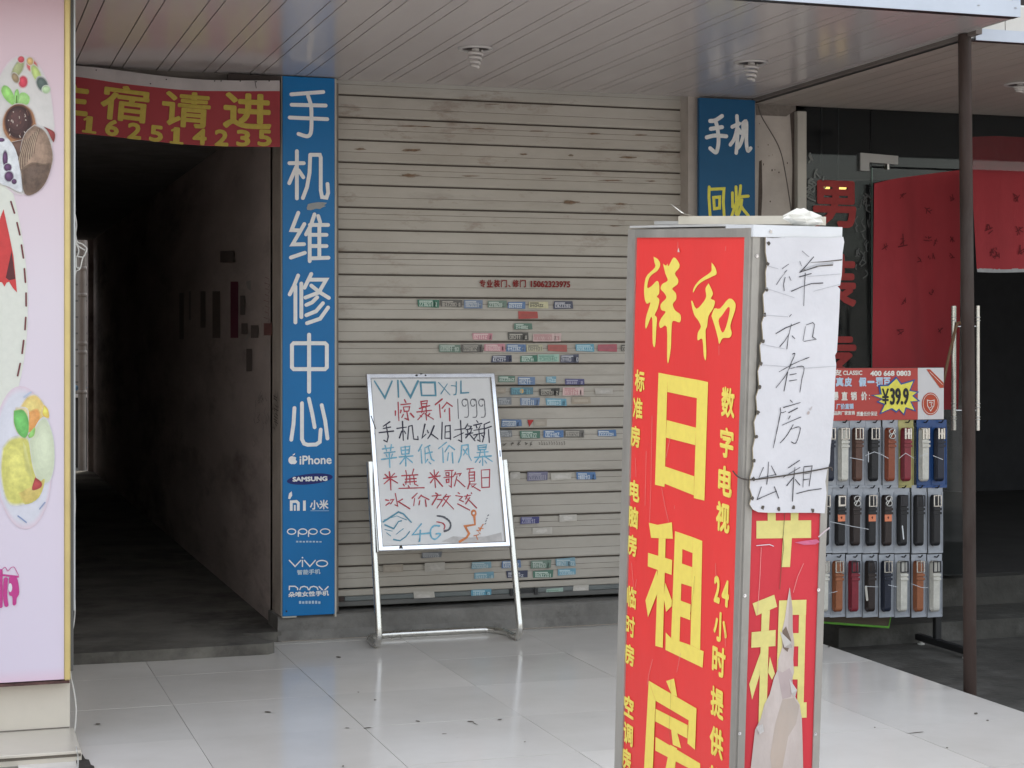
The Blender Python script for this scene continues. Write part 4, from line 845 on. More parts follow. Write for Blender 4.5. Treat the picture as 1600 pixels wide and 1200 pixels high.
soft([(5, 700), (18, 686), (40, 684), (48, 700), (54, 730), (60, 760), (54, 778), (34, 787), (16, 786), (7, 770), (2, 735)], (.60, .57, .16), P2c, .12, 1.18, -.08, -.12, n=6); soft([(46, 690), (60, 660), (72, 655), (82, 680), (85, 710), (83, 735), (76, 752), (62, 752), (52, 730)], (.56, .61, .44), P2c, .08, 1.18, .02, -.1, n=5, var=.08); soft([(30, 770), (52, 762), (68, 750), (60, 776), (40, 786)], (.58, .46, .14), (.60, .57, .16), .2, 1.1)
soft([(22, 642), (36, 641), (44, 655), (44, 675), (38, 684), (28, 676), (22, 660)], (.14, .43, .11), (.6, .55, .3), .08, 1.3); soft([(44, 680), (54, 668), (53, 680), (46, 684)], (.25, .5, .14), (.6, .55, .2), .2)
soft([(55, 746), (65, 754), (63, 762), (50, 765)], (.36, .05, .05), (.55, .5, .2), .15); F.stroke([(28, 806), (36, 812), (41, 816)], 2.0, ink((.24, .30, .48))); F.stroke([(62, 795), (70, 785)], 2.2, ink((.30, .34, .48))); F.stroke([(38, 620), (48, 613)], 3, ink((.48, .54, .66)))
for k in range(7): F.stroke([(36 + k*.6, 690 + k), (40 + k*2, 735 + k*3)], .7, ink((.66, .64, .25)), smooth=True)
F.build('dessert_picture', lb)
F = Flat(PP, .0028); mg = ink((.50, .05, .24), .4, .05)
F.stroke([(1, 892), (1, 947)], 6, mg); F.stroke([(9, 905), (8, 930), (10, 945)], 6.5, mg, smooth=True); blob([(14, 902), (26, 902), (30, 925), (26, 935), (25, 944), (20, 945), (19, 932), (14, 928)], mg); F.ell(16, 918, 3, 7, WHT, 14); F.stroke([(3, 890), (8, 886), (12, 892), (17, 887), (22, 886), (26, 893), (29, 899)], 1, mg, smooth=True); F.stroke([(1, 898), (28, 901)], 3, mg); F.build('drip_lettering', lb)

# cables on the side of the light box
cab = mat('dirty_white_cable', (.55, .54, .50), .6, var=.15, scale=20); YC = YP + .02
b = MB(); P = [onY(x, y, YC) for x, y in ((113, 655), (114.5, 700), (116.5, 760), (117, 800), (113, 850), (115, 900), (117, 948), (115.5, 972), (111, 1000), (110.3, 1030), (110.6, 1056), (115, 1076), (119, 1105), (118, 1130), (116, 1148), (117.5, 1160))]
P += [onZ(120, 1172, .06), onZ(122, 1186, .02), onZ(121, 1215, .01)]
b.tube(cat3(P, 5), .0028, cab, 7); b.build('cable', None, P[-1], label='long white cable running down beside the gold edge to the pavement', category='cable')
b = MB()
for pts in ([(112.5, 325), (117, 335), (119.5, 352), (118, 366), (121, 378), (128, 381), (135.5, 388), (133, 397), (129, 404), (125, 420), (117.5, 428), (116.5, 470), (114, 540), (113, 590)], [(113, 327), (116.5, 348), (117.5, 372), (117, 400), (117.5, 428)], [(117.5, 374), (122, 384), (133, 391)], [(117, 400), (122, 401), (130, 402)], [(119, 402), (119.5, 417), (124.5, 419)], [(118, 380), (123, 390), (121, 400)]):
    b.tube(cat3([onY(x, y, YC) for x, y in pts], 4), .0026, cab, 6)
b.build('cord_tangle', None, onY(118, 400, YC), label='tangle of white cord caught on the edge of the pink light box', category='cord')

# ------------------------------------------------------------------ rental sign box in the foreground
yw, pt, rl, wa, wbx, cxp, cyp = 1.93448911e-02, 5.68875352e-02, 3.79312465e-03, .772487394, .232462480, 1175.45924, 353.469122
def rot3(a, b_, c):
    return Matrix.Rotation(a, 3, 'Z') @ Matrix.Rotation(b_, 3, 'X') @ Matrix.Rotation(c, 3, 'Y')
M = rot3(yw, pt, rl); ex, ey, ez = M.col[0].copy(), M.col[1].copy(), M.col[2].copy()
PC = EYEP + ray(cxp, cyp) / FPX * 4.3
HB = (PC.z - (SZ - .03)) / ez.z
rb = thing('rental_sign_box', 'leaning grey metal sign box with red and yellow rental lettering', 'sign', PC - ez * HB)
BOXM = mat('galvanised_grey', (.34, .32, .29), .42, .3, var=.15, scale=6, stretch=(1, 1, .4), bump=.3, bscale=9, col2=(.46, .44, .40), thr=(.5, .7))
CAPM = mat('cap_white', (.68, .69, .71), .45, var=.06, scale=8)
b = MB(); b.obox(PC - ez * HB + ex*.004 + ey*.004, ex * (wbx - .008), ey * (wa - .008), ez * (HB - .002), BOXM); b.build('body', rb)
redp = mat('red_vinyl', (.87, .05, .046), .42, var=.07, scale=2.5, stretch=(1, 1, .5), bump=.35, bscale=5, spec=.35); redp_shade = mat('red_vinyl_shaded', (.60, .04, .055), .5, var=.12, scale=3, stretch=(1, 1, .4), bump=.4, bscale=6, spec=.3); yel = ink((.97, .77, .15), .5, .05); yel_shade = ink((.70, .62, .22), .5, .07)  # second red and yellow carry the narrow side's lesser light in their colour
PLF = Plane(PC + ey * wa, -ey, ez); PLF.u = -ey; PLF.v = ez; PLF.n = -ex           # broad side, facing left
PTF = Plane(PC, ex, ez); PTF.u = ex; PTF.v = ez; PTF.n = -ey                       # narrow side, facing the street
# metal edge strips
b = MB()
def strip_box(b, pl, u0, v0, u1, v1, th, m): b.obox(pl.to3(u0, v0, -.001), pl.u * (u1-u0), pl.v * (v1-v0), pl.n * th, m)
def v_of(pl, x, y): return pl.px(x, y)[1]
uL = PLF.px(990, 600)[0]; uR = PLF.px(1160, 600)[0]; tR = PTF.px(1172, 850)[0] ; tR2 = PTF.px(1279, 850)[0]
vt = PLF.px(1080, 371)[1]
strip_box(b, PLF, 0, -HB, uL, -.004, .007, BOXM); strip_box(b, PLF, uR, -HB, wa - .001, -.004, .007, BOXM); strip_box(b, PLF, uL + .0005, vt, uR - .0005, -.0045, .0062, BOXM)
strip_box(b, PTF, .0005, -HB, tR, -.006, .006, BOXM); strip_box(b, PTF, tR2, -HB, wbx - .0005, -.006, .006, BOXM)
b.build('edge_frame', rb)
b = MB(); b.obox(PC + ez * (-.026) - ey * .010 - ex * .002, ex * (wbx + .016), ey * (wa * .2), ez * .030, CAPM); b.obox(PC + ez * .001 + ey * (wa * .2 + .001) - ex * .002, ex * (wbx + .006), ey * (wa * .8 - .003), ez * .006, mat('cap_edge', (.52, .51, .49), .5, var=.15)); b.build('cap', rb)
b = MB()
for x, y, pl in ((1181, 400, PTF), (1162, 930, PTF), (1154, 1145, PTF), (1272, 1146, PTF), (1277, 921, PTF), (1201, 362, None)):
    pl2 = pl or PTF; u, v = pl2.px(x, y); q = pl2.to3(u, v, .0062 if pl else .0105)
    for k in range(2): b.add([q + (pl2.u*math.cos(2*PI*j/10) + pl2.v*math.sin(2*PI*j/10)) * (.0045 - .0025*k) + pl2.n * (.0012 + .001*k) for j in range(10)], [list(range(10))], STEEL)
b.build('rivet', rb)
F = Flat(PLF, .001); F.puv([(uL - .001, -HB + .05), (uR + .002, -HB + .05), (uR + .003, vt + .002), (uL - .001, vt + .002)], redp); F.build('red_face', rb)
F = Flat(PLF, .0022); Pk = 4.2105; PO = (960, 330); QO = (960, 540); RO = (940, 780); Rk = 4.4444; SO = (940, 960)
def pg(o, k, pts, m): F.ppx([(o[0] + x/k, o[1] + y/k) for x, y in pts], m)
def bl(o, k, pts, m): F.ppx([(o[0] + x/k, o[1] + y/k) for x, y in catmull(pts + [pts[0]], 3)[:-1]], m)
XIANG_L = [(262, 299), (291, 316), (307, 350), (290, 390), (252, 418), (230, 450), (222, 505), (252, 490), (282, 460), (298, 475), (300, 540), (284, 562), (301, 582), (290, 640), (271, 682), (285, 702), (281, 770), (273, 888), (257, 868), (255, 722), (245, 700), (215, 772), (208, 750), (215, 690), (242, 602), (220, 610), (205, 580), (200, 520), (206, 460), (222, 420), (272, 370), (268, 335)]
XIANG_R = [(325, 345), (345, 358), (355, 345), (362, 362), (396, 304), (430, 340), (432, 372), (404, 410), (425, 450), (420, 482), (386, 510), (410, 540), (412, 580), (390, 612), (405, 652), (441, 682), (436, 732), (390, 722), (381, 790), (377, 900), (360, 998), (352, 960), (350, 762), (310, 770), (300, 740), (315, 702), (342, 662), (315, 650), (310, 612), (346, 572), (335, 540), (310, 512), (320, 480), (356, 456), (341, 412)]
HE_T = [(645, 337), (669, 370), (679, 412), (650, 430), (590, 460), (552, 490), (524, 536), (530, 500), (570, 450), (638, 402), (645, 370)]
HE_L = [(626, 474), (655, 540), (641, 575), (668, 592), (656, 640), (626, 690), (616, 760), (606, 790), (611, 920), (607, 981), (594, 950), (585, 842), (554, 850), (555, 800), (575, 760), (556, 716), (530, 680), (512, 600), (520, 592), (546, 642), (590, 600), (610, 560), (605, 510)]
KOU = [(645, 690), (665, 640), (702, 640), (760, 575), (800, 600), (801, 650), (770, 750), (779, 800), (765, 832), (720, 836), (697, 874), (689, 840), (668, 760)]
for q in (XIANG_L, XIANG_R, HE_T, HE_L, KOU): bl(PO, Pk, q, yel)
bl(PO, Pk, [(712, 690), (754, 632), (766, 652), (742, 758), (716, 798), (692, 722)], redp)
F.build('character', rb)
F = Flat(PLF, .0022)
for q in ([(295, 178), (355, 190), (335, 930), (272, 915)], [(552, 225), (622, 240), (598, 1020), (528, 1003)], [(355, 190), (552, 225), (549, 346), (354, 305)], [(350, 490), (543, 540), (538, 655), (345, 605)], [(340, 795), (532, 860), (529, 985), (336, 908)]): pg(QO, Pk, q, yel)
for q in ([(335, 163), (395, 178), (495, 160), (502, 275), (350, 268)], [(404, 270), (452, 274), (432, 1032), (380, 1018)], [(330, 372), (498, 422), (494, 526), (328, 466)], [(392, 490), (404, 630), (330, 820), (312, 702)], [(450, 580), (497, 702), (495, 742), (456, 782), (440, 690)],
          [(515, 222), (570, 240), (546, 990), (488, 962)], [(640, 264), (705, 290), (690, 1046), (622, 1012)], [(570, 240), (640, 264), (637, 374), (567, 346)], [(562, 446), (635, 472), (632, 608), (556, 584)], [(550, 702), (625, 730), (622, 840), (548, 812)], [(546, 986), (622, 1012), (690, 1046), (716, 1055), (708, 1170), (450, 1046), (452, 925), (488, 962)]): pg(RO, Rk, q, yel)
for q in ([(455, 462), (510, 445), (532, 572), (492, 552)], [(335, 460), (667, 653), (612, 735), (383, 600)], [(667, 653), (656, 940), (604, 895), (612, 735)], [(383, 655), (606, 768), (604, 862), (380, 742)], [(335, 460), (383, 600), (376, 760), (362, 1120), (300, 1120)], [(488, 800), (525, 800), (558, 930), (500, 905)], [(380, 850), (690, 1035), (690, 1110), (378, 945)], [(482, 905), (530, 930), (510, 1120), (440, 1120)]): pg(SO, Rk, q, yel)
F.build('character', rb)
F = Flat(PLF, .0022)
for ch, x, y in (('标', 1001, 595), ('准', 998, 638), ('房', 994, 682), ('电', 993, 767), ('脑', 991, 808), ('房', 989, 852), ('临', 988, 933), ('时', 986, 978), ('房', 985, 1023), ('空', 984, 1104), ('调', 983, 1147), ('房', 980, 1186)):
    u, v = PLF.px(x, y); F.text_uv(ch, u, v, .070, .062, yel, .0024)
for ch, x, y in (('数', 1139, 629), ('字', 1137, 692), ('电', 1134.5, 752), ('视', 1131, 808), ('小', 1127, 980), ('时', 1124.5, 1033), ('提', 1122, 1098), ('供', 1121, 1160), ('热', 1119, 1222)):
    u, v = PLF.px(x, y); F.text_uv(ch, u, v, .078, .078, yel, .003)
u, v = PLF.px(1122, 921); F.text_uv('2', u, v, .036, .070, yel, .004); u, v = PLF.px(1135, 927); F.text_uv('4', u, v, .042, .070, yel, .004)
F.build('character', rb)
# cracks and scratches in the vinyl
F = Flat(PLF, .0040); cr = ink((.72, .42, .36), .6, .1)
for pts in ([(1021, 650), (1019, 760), (1017, 815)], [(1036, 762), (1041, 790), (1047, 815)], [(1012, 705), (1010, 790)], [(995, 716), (996, 745)], [(985, 700), (985, 720)], [(1022, 1030), (1016, 1055), (1014, 1070)], [(1066, 1020), (1060, 1050)], [(1050, 683), (1043, 715)], [(1137, 385), (1136, 392)], [(1062, 378), (1062, 395)], [(1120, 880), (1121, 905)], [(1056, 790), (1056, 795)], [(997, 905), (994, 920)], [(989, 880), (993, 930)], [(1135, 980), (1136, 1010)], [(995, 437), (994, 455), (992, 460)], [(1126, 540), (1126, 555)]):
    F.stroke(pts, .7, cr)
F.ppx([(1061, 393), (1063, 387), (1064.5, 394.5)], ink('e0c8c0'))
dkc = ink((.25, .17, .04), .6, .1); F.stroke([(1088, 900), (1086, 925), (1081, 960)], .7, dkc); F.stroke([(1051, 1062), (1050, 1110), (1048, 1140), (1051, 1160)], .6, dkc)
ve = ink((.74, .70, .66), .5)
F.stroke([(1166.5, 374), (1165.5, 410), (1164.5, 440), (1167, 450), (1164.5, 470), (1163, 520), (1162, 560), (1161, 600)], 1.5, ve); F.stroke([(1160, 640), (1158.5, 700), (1157, 735)], .9, ve); F.stroke([(1153, 860), (1151, 930), (1149, 1000), (1147, 1080)], .9, ve); F.stroke([(985.5, 380), (984, 430), (983, 480)], .8, ve)
F.build('scratch', rb)
F = Flat(PTF, .001); vr = PTF.px(1230, 780)[1]; F.puv([(tR - .001, -HB + .05), (tR2 + .001, -HB + .05), (tR2 + .001, vr), (tR - .001, vr)], redp_shade); F.build('red_face', rb)
F = Flat(PTF, .0022)
for q in ([(1072, 150), (1452, 145), (1452, 268), (1072, 272)], [(1256, 270), (1318, 269), (1305, 470), (1244, 470)], [(1150, 60), (1205, 60), (1206, 149), (1150, 150)], [(1310, 60), (1365, 60), (1362, 147), (1310, 148)],
          [(1045, 722), (1195, 662), (1216, 745), (1070, 808)], [(1108, 790), (1165, 768), (1158, 910), (1104, 915)], [(1038, 922), (1205, 906), (1203, 1018), (1035, 1030)], [(1100, 1025), (1155, 1020), (1140, 1560), (1085, 1560)], [(1228, 702), (1284, 700), (1262, 1420), (1205, 1420)], [(1284, 700), (1418, 696), (1415, 800), (1281, 802)], [(1368, 800), (1415, 800), (1400, 1420), (1355, 1420)], [(1278, 930), (1368, 928), (1366, 1020), (1274, 1022)], [(1268, 1160), (1362, 1160), (1360, 1250), (1266, 1250)]): pg(RO, Rk, q, yel_shade)
for q in ([(1110, 235), (1100, 400), (1042, 590), (1022, 482)], [(1165, 290), (1200, 410), (1180, 452), (1152, 402)], [(1200, 622), (1420, 608), (1420, 715), (1190, 722)]): pg(SO, Rk, q, yel_shade)
F.build('character', rb)
# torn vinyl: bare board underneath with lifted paper edges
tornw = mat('torn_backing', (.56, .485, .45), .75, var=.2, scale=7, stretch=(1, 1, .35), bump=.7, bscale=14, col2=(.45, .37, .33), thr=(.42, .66)); tornt = mat('torn_glue', (.45, .355, .29), .8, var=.25, scale=9, stretch=(1, 1, .4), col2=(.46, .40, .36), thr=(.45, .7)); tornp = mat('torn_mauve', (.46, .37, .36), .8, var=.12, scale=10)
F = Flat(PTF, .0042)
F.ppx([(940 + x/Rk, y) for x, y in ((1300, 917), (1312, 935), (1320, 950), (1322, 985), (1332, 1005), (1325, 1030), (1330, 1050), (1318, 1060), (1332, 1085), (1370, 1100), (1385, 1122), (1390, 1160), (1398, 1240), (1010, 1240), (1040, 1180), (1060, 1140), (1100, 1122), (1125, 1100), (1162, 1084), (1190, 1060), (1218, 1045), (1222, 1030), (1250, 1010), (1248, 985), (1268, 965), (1280, 945))], tornw)
F.ppx([(940 + x/Rk, y) for x, y in ((1215, 1046), (1250, 1050), (1300, 1043), (1322, 1055), (1310, 1088), (1250, 1092), (1235, 1075))], tornp); F.ppx([(940 + x/Rk, y) for x, y in ((1250, 1092), (1330, 1090), (1368, 1102), (1345, 1130), (1290, 1150), (1245, 1205), (1255, 1240), (1190, 1240), (1165, 1180), (1200, 1130))], tornt); F.ppx([(940 + x/Rk, y) for x, y in ((1302, 918), (1318, 950), (1320, 985), (1308, 1005), (1290, 985), (1295, 950))], tornt); F.ppx([(940 + x/Rk, y) for x, y in ((1250, 985), (1275, 978), (1310, 1000), (1285, 1018), (1255, 1012))], ink((.18, .13, .10)))
F.stroke([(1225, 800), (1222, 840), (1223, 855), (1219, 890), (1217, 920)], .9, ink((.10, .07, .03))); F.stroke([(1188, 855), (1186, 900), (1184, 930), (1182, 960)], .7, ink((.70, .35, .33))); F.stroke([(1254, 880), (1245, 900), (1238, 925)], .7, ink((.70, .35, .33)))
F.build('torn_patch', rb)
b = MB(); q = lambda x, y, h: PTF.to3(*PTF.px(x, y), h); wp = mat('lifted_paper', (.62, .60, .58), .7, var=.05)
for tri in (((1217, 985, .005), (1228, 1000, .03), (1236, 1012, .006), (1222, 1010, .012)), ((1180, 1135, .005), (1186, 1128, .02), (1192, 1142, .006), (1184, 1146, .01)), ((1232, 1060, .005), (1239, 1075, .022), (1240, 1090, .006), (1234, 1082, .01))): b.add([q(*p) for p in tri], [(0, 1, 3), (1, 2, 3)], wp)
b.build('paper_flap', rb)
b = MB(); clr = mat('clear_tape', (.70, .62, .66), .12, var=.1); P0 = [q(*p) for p in ((1240, 847, .005), (1258, 844, .006), (1274, 842, .007), (1279, 846, .008), (1272, 850, .006), (1255, 851, .005))]; b.add(P0, [(0, 1, 4, 5), (1, 2, 3, 4)], mat('pink_film', (.58, .13, .24), .25, var=.2, scale=30)); b.tube([q(1276, 838, .01), q(1283, 828, .02), q(1287, 822, .03)], .002, clr, 5); b.tube([q(1180, 852, .006), q(1200, 850, .008), q(1207, 853, .006)], .0012, clr, 5); b.build('tape_scrap', rb)
# cardboard notice wired on the narrow side
cb = thing('cardboard_notice', 'white handwritten cardboard notice wired to the narrow side of the sign box', 'notice', PTF.to3(.1, -.62, .01))
CU = [(1196, 371), (1206, 372), (1240, 370.5), (1290, 372), (1317, 370), (1318.5, 378), (1316, 395), (1315.5, 412), (1314.5, 430), (1312, 446), (1308, 447), (1312, 452), (1311, 480), (1309, 520), (1307, 550), (1304, 555), (1306, 570), (1304, 600), (1303, 640), (1300, 670), (1297, 700), (1296, 722), (1292, 735), (1289, 752), (1291, 770), (1289, 790), (1288, 802), (1270, 801), (1240, 801), (1200, 801), (1184, 800), (1176, 796), (1171, 788), (1175, 775), (1171, 762), (1172, 745), (1177, 728), (1176, 700), (1180, 682), (1178, 660), (1183, 645), (1181, 620), (1186, 605), (1184, 580), (1189, 565), (1187, 540), (1192, 530), (1190, 505), (1194, 492), (1192, 460), (1197, 452), (1196, 425), (1199, 412), (1196, 395)]
warp = lambda u, v: .004*math.sin(v*9) + .003*math.sin(u*14 + v*4)
PCB = Plane(PTF.to3(0, 0, .014), ex, ez, None); PCB.u = ex; PCB.v = ez; PCB.n = -ey
cardw = mat('white_cardboard', (.63, .62, .645), .65, var=.08, scale=5, bump=.9, bscale=6); carde = mat('cardboard_core', (.40, .33, .22), .9, var=.2, scale=40)
b = MB(); uv = [PCB.px(*p) for p in CU]; ft = [PCB.to3(u, v, .002) for u, v in uv]; bk_ = [PCB.to3(u, v, -.003) for u, v in uv]; n = len(ft)
b.add(ft, [list(range(n))], cardw); b.add(ft + bk_, [[i, n+i, n+(i+1) % n, (i+1) % n] for i in range(n)], carde); b.add(bk_, [list(range(n))[::-1]], carde); b.build('card', cb)
F = Flat(PCB, .0035); F.jit = .4; pen = ink((.035, .033, .04), .5, .3); penl = ink((.13, .125, .14), .5, .3)
def SP(o, k, w, m, *st, sm=False, tp=None):
    for p in st: F.stroke(p, w, m, o, k, True, sm, tp)
SP(PO, Pk, 1.0, penl, [(1100, 378), (1142, 348)], [(1112, 405), (1132, 386), (1090, 440), (1062, 482)], [(1145, 430), (1158, 456)], [(1215, 330), (1226, 360)], [(1230, 262), (1275, 300)])
SP(PO, Pk, 1.4, pen, [(1118, 436), (1108, 480), (1112, 522)], [(1306, 300), (1262, 352), (1216, 402)], [(1212, 432), (1290, 410)], [(1160, 526), (1230, 495), (1290, 476), (1366, 472)], [(1250, 408), (1244, 500), (1240, 622)], [(1214, 402), (1280, 380), (1330, 366)])
SP(PO, Pk, 1.3, pen, [(1160, 678), (1148, 692)], [(1058, 805), (1120, 768), (1216, 730)], [(1160, 742), (1140, 820), (1130, 905)], [(1084, 890), (1118, 850), (1145, 806)], [(1165, 820), (1182, 838)], [(1252, 758), (1236, 850)], [(1256, 748), (1300, 732), (1312, 745), (1298, 826), (1322, 842), (1240, 856)])
SP(PO, Pk, 1.2, pen, [(1165, 940), (1182, 940), (1150, 1012)], [(1078, 1056), (1180, 1000), (1276, 960)], [(1158, 1002), (1120, 1080), (1058, 1160)], [(1136, 1056), (1112, 1182)], [(1152, 1036), (1240, 1022), (1228, 1110), (1216, 1190)], [(1150, 1076), (1192, 1068)], [(1146, 1116), (1196, 1108)], sm=True)
SP(QO, Pk, 1.3, pen, [(1152, 358), (1166, 372)], [(1108, 406), (1218, 374)], [(1142, 440), (1200, 410)], [(1088, 442), (1068, 540), (1040, 672)], [(1086, 408), (1092, 440), (1122, 432)], [(1098, 522), (1222, 468)], [(1150, 462), (1140, 482)], [(1172, 520), (1130, 590), (1088, 638)], [(1150, 552), (1216, 535), (1206, 600), (1186, 642), (1160, 632)], sm=True)
SP(QO, Pk, 1.3, pen, [(1010, 764), (1006, 840), (998, 910)], [(976, 800), (945, 872), (1060, 846)], [(1028, 790), (1058, 850)], [(962, 928), (934, 1012), (960, 1000)], [(1048, 928), (1076, 1002)], [(934, 1010), (1062, 955)])
SP(QO, Pk, 1.3, pen, [(1212, 754), (1140, 802)], [(1104, 866), (1150, 838), (1216, 800)], [(1182, 800), (1172, 900), (1166, 1022)], [(1130, 920), (1172, 868)], [(1186, 880), (1216, 916)], [(1242, 800), (1236, 930)], [(1244, 796), (1296, 790), (1276, 922)], [(1246, 842), (1282, 836)], [(1240, 882), (1276, 876)], [(1194, 972), (1270, 952), (1356, 940)])
F.build('handwriting', cb)
F = Flat(PCB, .0032); cre = ink((.42, .42, .44), .7, .1); drt = ink((.10, .085, .07), .8, .3)
for pts in ([(1266, 410), (1285, 409), (1314, 406)], [(1250, 423), (1275, 416), (1300, 414)]): F.stroke(pts, 1.6, drt, taper=(.4, 1.2))
F.stroke([(1258, 420), (1275, 414), (1300, 411)], 3.0, cre)
for pts in ([(1197, 415), (1215, 420)], [(1195, 450), (1240, 465)], [(1192, 492), (1230, 495)], [(1190, 538), (1225, 545)], [(1270, 455), (1312, 444)], [(1260, 432), (1312, 428)], [(1190, 570), (1260, 575), (1304, 572)]): F.stroke(pts, .7, cre)
for x, y in ((1200, 380), (1199, 412), (1197, 452), (1194, 492), (1191, 533), (1188, 568), (1186, 605), (1183, 644), (1180, 682), (1177, 720), (1176, 748), (1175, 778), (1191, 793), (1216, 795), (1239, 793), (1269, 797)):
    blot(F, x, y, 3.4, 3.6, drt, 9)
F.ell(1262, 645, 2, 3, ink((.45, .38, .36)), 8, .4); F.ell(1266, 638, 1.3, 4, ink((.5, .46, .46)), 8, .5); F.build('stain', cb)
b = MB(); wire = mat('rusty_wire', (.06, .045, .035), .6); P = [PLF.to3(*PLF.px(1152, 736), .012), PLF.to3(*PLF.px(1163, 746), .014)] + [PCB.to3(*PCB.px(x, y), .006) for x, y in ((1172, 749), (1200, 746), (1240, 740), (1280, 733), (1296, 730), (1298, 735))]
b.tube(cat3(P, 4), .0018, wire, 6); b.build('binding_wire', cb)
# things lying on top of the box
def topof(x, y, up=0.0): 
    pl = Plane(PC + ez * up, ex, ey); pl.u = ex; pl.v = ey; pl.n = ez; return pl
pT = PC + ez * .009
b = MB(); crd = mat('cream_card_strip', (.56, .51, .42), .7, var=.1, scale=8)
sdv = (ex * .150 - ey * .40).normalized(); snv = ez.cross(sdv); b.obox(pT + ex * .005 + ey * .45, sdv * .44, snv * .09, ez * .022, crd); b.obox(pT + ex * .0 + ey * .60, sdv * .30, snv * .05, ez * .010, mat('grey_card', (.34, .33, .31), .8)); b.build('card_strip', None, pT + ey * .3, label='cream cardboard strip lying on top of the rental sign box', category='cardboard')
b = MB(); vs = []
for i in range(7):
    for j in range(10):
        f = i / 6; a = 2*PI*j/10; rr = (.034 * math.sin(PI * (f * .86 + .07)) + .004) * random.uniform(.75, 1.25)
        vs.append(pT + ex * (.150 + rr * math.cos(a) * 1.25 + .02 * (1 - f)) + ey * (.035 + rr * math.sin(a)) + ez * (-.008 + .046 * f * random.uniform(.85, 1.1)))
b.add(vs, [[i*10+j, i*10+(j+1) % 10, (i+1)*10+(j+1) % 10, (i+1)*10+j] for i in range(6) for j in range(10)] + [list(range(60, 70))], mat('crumpled_paper', (.66, .64, .58), .8, var=.08)); b.build('crumpled_paper', None, pT + ex * .155, label='crumpled white paper on the right end of the sign box top', category='paper')
b = MB(); b.add([pT + ex*.0 + ey*.42 + ez*.03, pT + ex*.03 + ey*.40 + ez*.024, pT + ex*.025 + ey*.44 + ez*.025, pT - ex*.02 + ey*.45 + ez*.055], [(0, 1, 2, 3)], MATS['crumpled_paper']); b.build('paper_scrap', None, pT + ey * .42, label='small white paper scrap on the left end of the sign box top', category='paper')

# ------------------------------------------------------------------ clothes shop: glass front, curtains, interior
cs_ = thing('clothes_shop', 'dark glass fronted clothes shop right of the beige pillar', 'shop', (6, YW, .15))
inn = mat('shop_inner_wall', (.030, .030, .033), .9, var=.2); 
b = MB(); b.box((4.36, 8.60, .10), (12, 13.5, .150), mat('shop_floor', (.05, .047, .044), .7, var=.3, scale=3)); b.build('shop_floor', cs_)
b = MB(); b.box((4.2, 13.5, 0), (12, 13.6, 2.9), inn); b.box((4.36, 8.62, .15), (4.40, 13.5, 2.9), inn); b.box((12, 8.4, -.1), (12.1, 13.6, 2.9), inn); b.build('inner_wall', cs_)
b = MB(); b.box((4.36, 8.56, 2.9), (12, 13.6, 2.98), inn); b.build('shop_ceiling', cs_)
YG = 8.47
GLM = glass_mat('window_glass', (.86, .89, .89), .4)
xj0, xj1 = onY(1244, 300, YW).x, onY(1259, 300, YW).x
b = MB(); b.box((xj0 + .003, YW - .012, .155), (xj1, YW + .05, onY(1250, 174, YW).z), mat('aluminium_jamb', (.40, .375, .33), .4, .2, var=.1), .003); b.build('jamb', cs_)
xd0 = onY(1362, 400, YG).x; xd1 = onY(1512, 400, YG).x; zt_ = onY(1362, 262, YG).z
b = MB(); b.box((xj1 + .002, YG, .16), (xd0 - .004, YG + .01, 2.745), GLM); b.build('window_pane', cs_)
b = MB(); b.box((xd0, YG, zt_ + .01), (7.0, YG + .01, 2.745), GLM); b.build('transom_pane', cs_)
b = MB(); b.box((xd0 + .001, YG + .001, .17), (xd0 + .007, YG + .009, zt_), mat('glass_edge_green', (.16, .24, .21), .2)); b.box((xd0 + .0075, YG, .17), (xd1, YG + .01, zt_), GLM); d_ = b.build('glass_door', cs_)
b = MB(); al = mat('brushed_fitting', (.32, .31, .30), .4, .6, var=.1)
q0, q1 = onY(1345, 236, YG - .02), onY(1404, 252, YG - .02); q2 = onY(1359, 267, YG - .02)
b.obox((q0.x, YG - .016, q1.z - .008), (q1.x - q0.x, 0, -.01), (0, .034, 0), (0, 0, .048), al); b.box((q0.x, YG - .0165, q2.z), (q2.x, YG + .018, q1.z - .009), al); b.build('patch_fitting', cs_)
b = MB(); q3 = onY(1385, 265, YG); b.box((q3.x, YG - .01, q3.z), (q3.x + .012, YG + .02, q3.z + .05), STEELD); b.build('pivot', cs_)
# red vertical characters and lace decal on the window
F = Flat(front(YG - .002), .001); rl_ = ink((.30, .03, .028), .6, .15)
for ch, y0, y1 in (('男', 282, 356), ('装', 396, 480), ('专', 518, 585), ('卖', 620, 690)): F.text(ch, 1268, y0, 1338, y1, rl_, 2.6)
F.build('window_lettering', cs_)
F = Flat(front(YG - .002), .001); lace = ink((.17, .18, .17), .7, .2)
for k in range(15):
    x, y = random.uniform(1262, 1288), random.uniform(236, 300); F.stroke([(x, y), (x + random.uniform(-7, 7), y + random.uniform(3, 9)), (x + random.uniform(-8, 8), y + random.uniform(7, 16))], 2.6, lace, smooth=True)
for k in range(26):
    x, y = random.uniform(1338, 1358), random.uniform(300, 425); F.stroke([(x, y), (x + random.uniform(-6, 6), y + random.uniform(3, 8)), (x + random.uniform(-5, 5), y + random.uniform(7, 13))], 2.0, ink((.09, .09, .088), .7), smooth=True)
F.build('lace_decal', cs_)
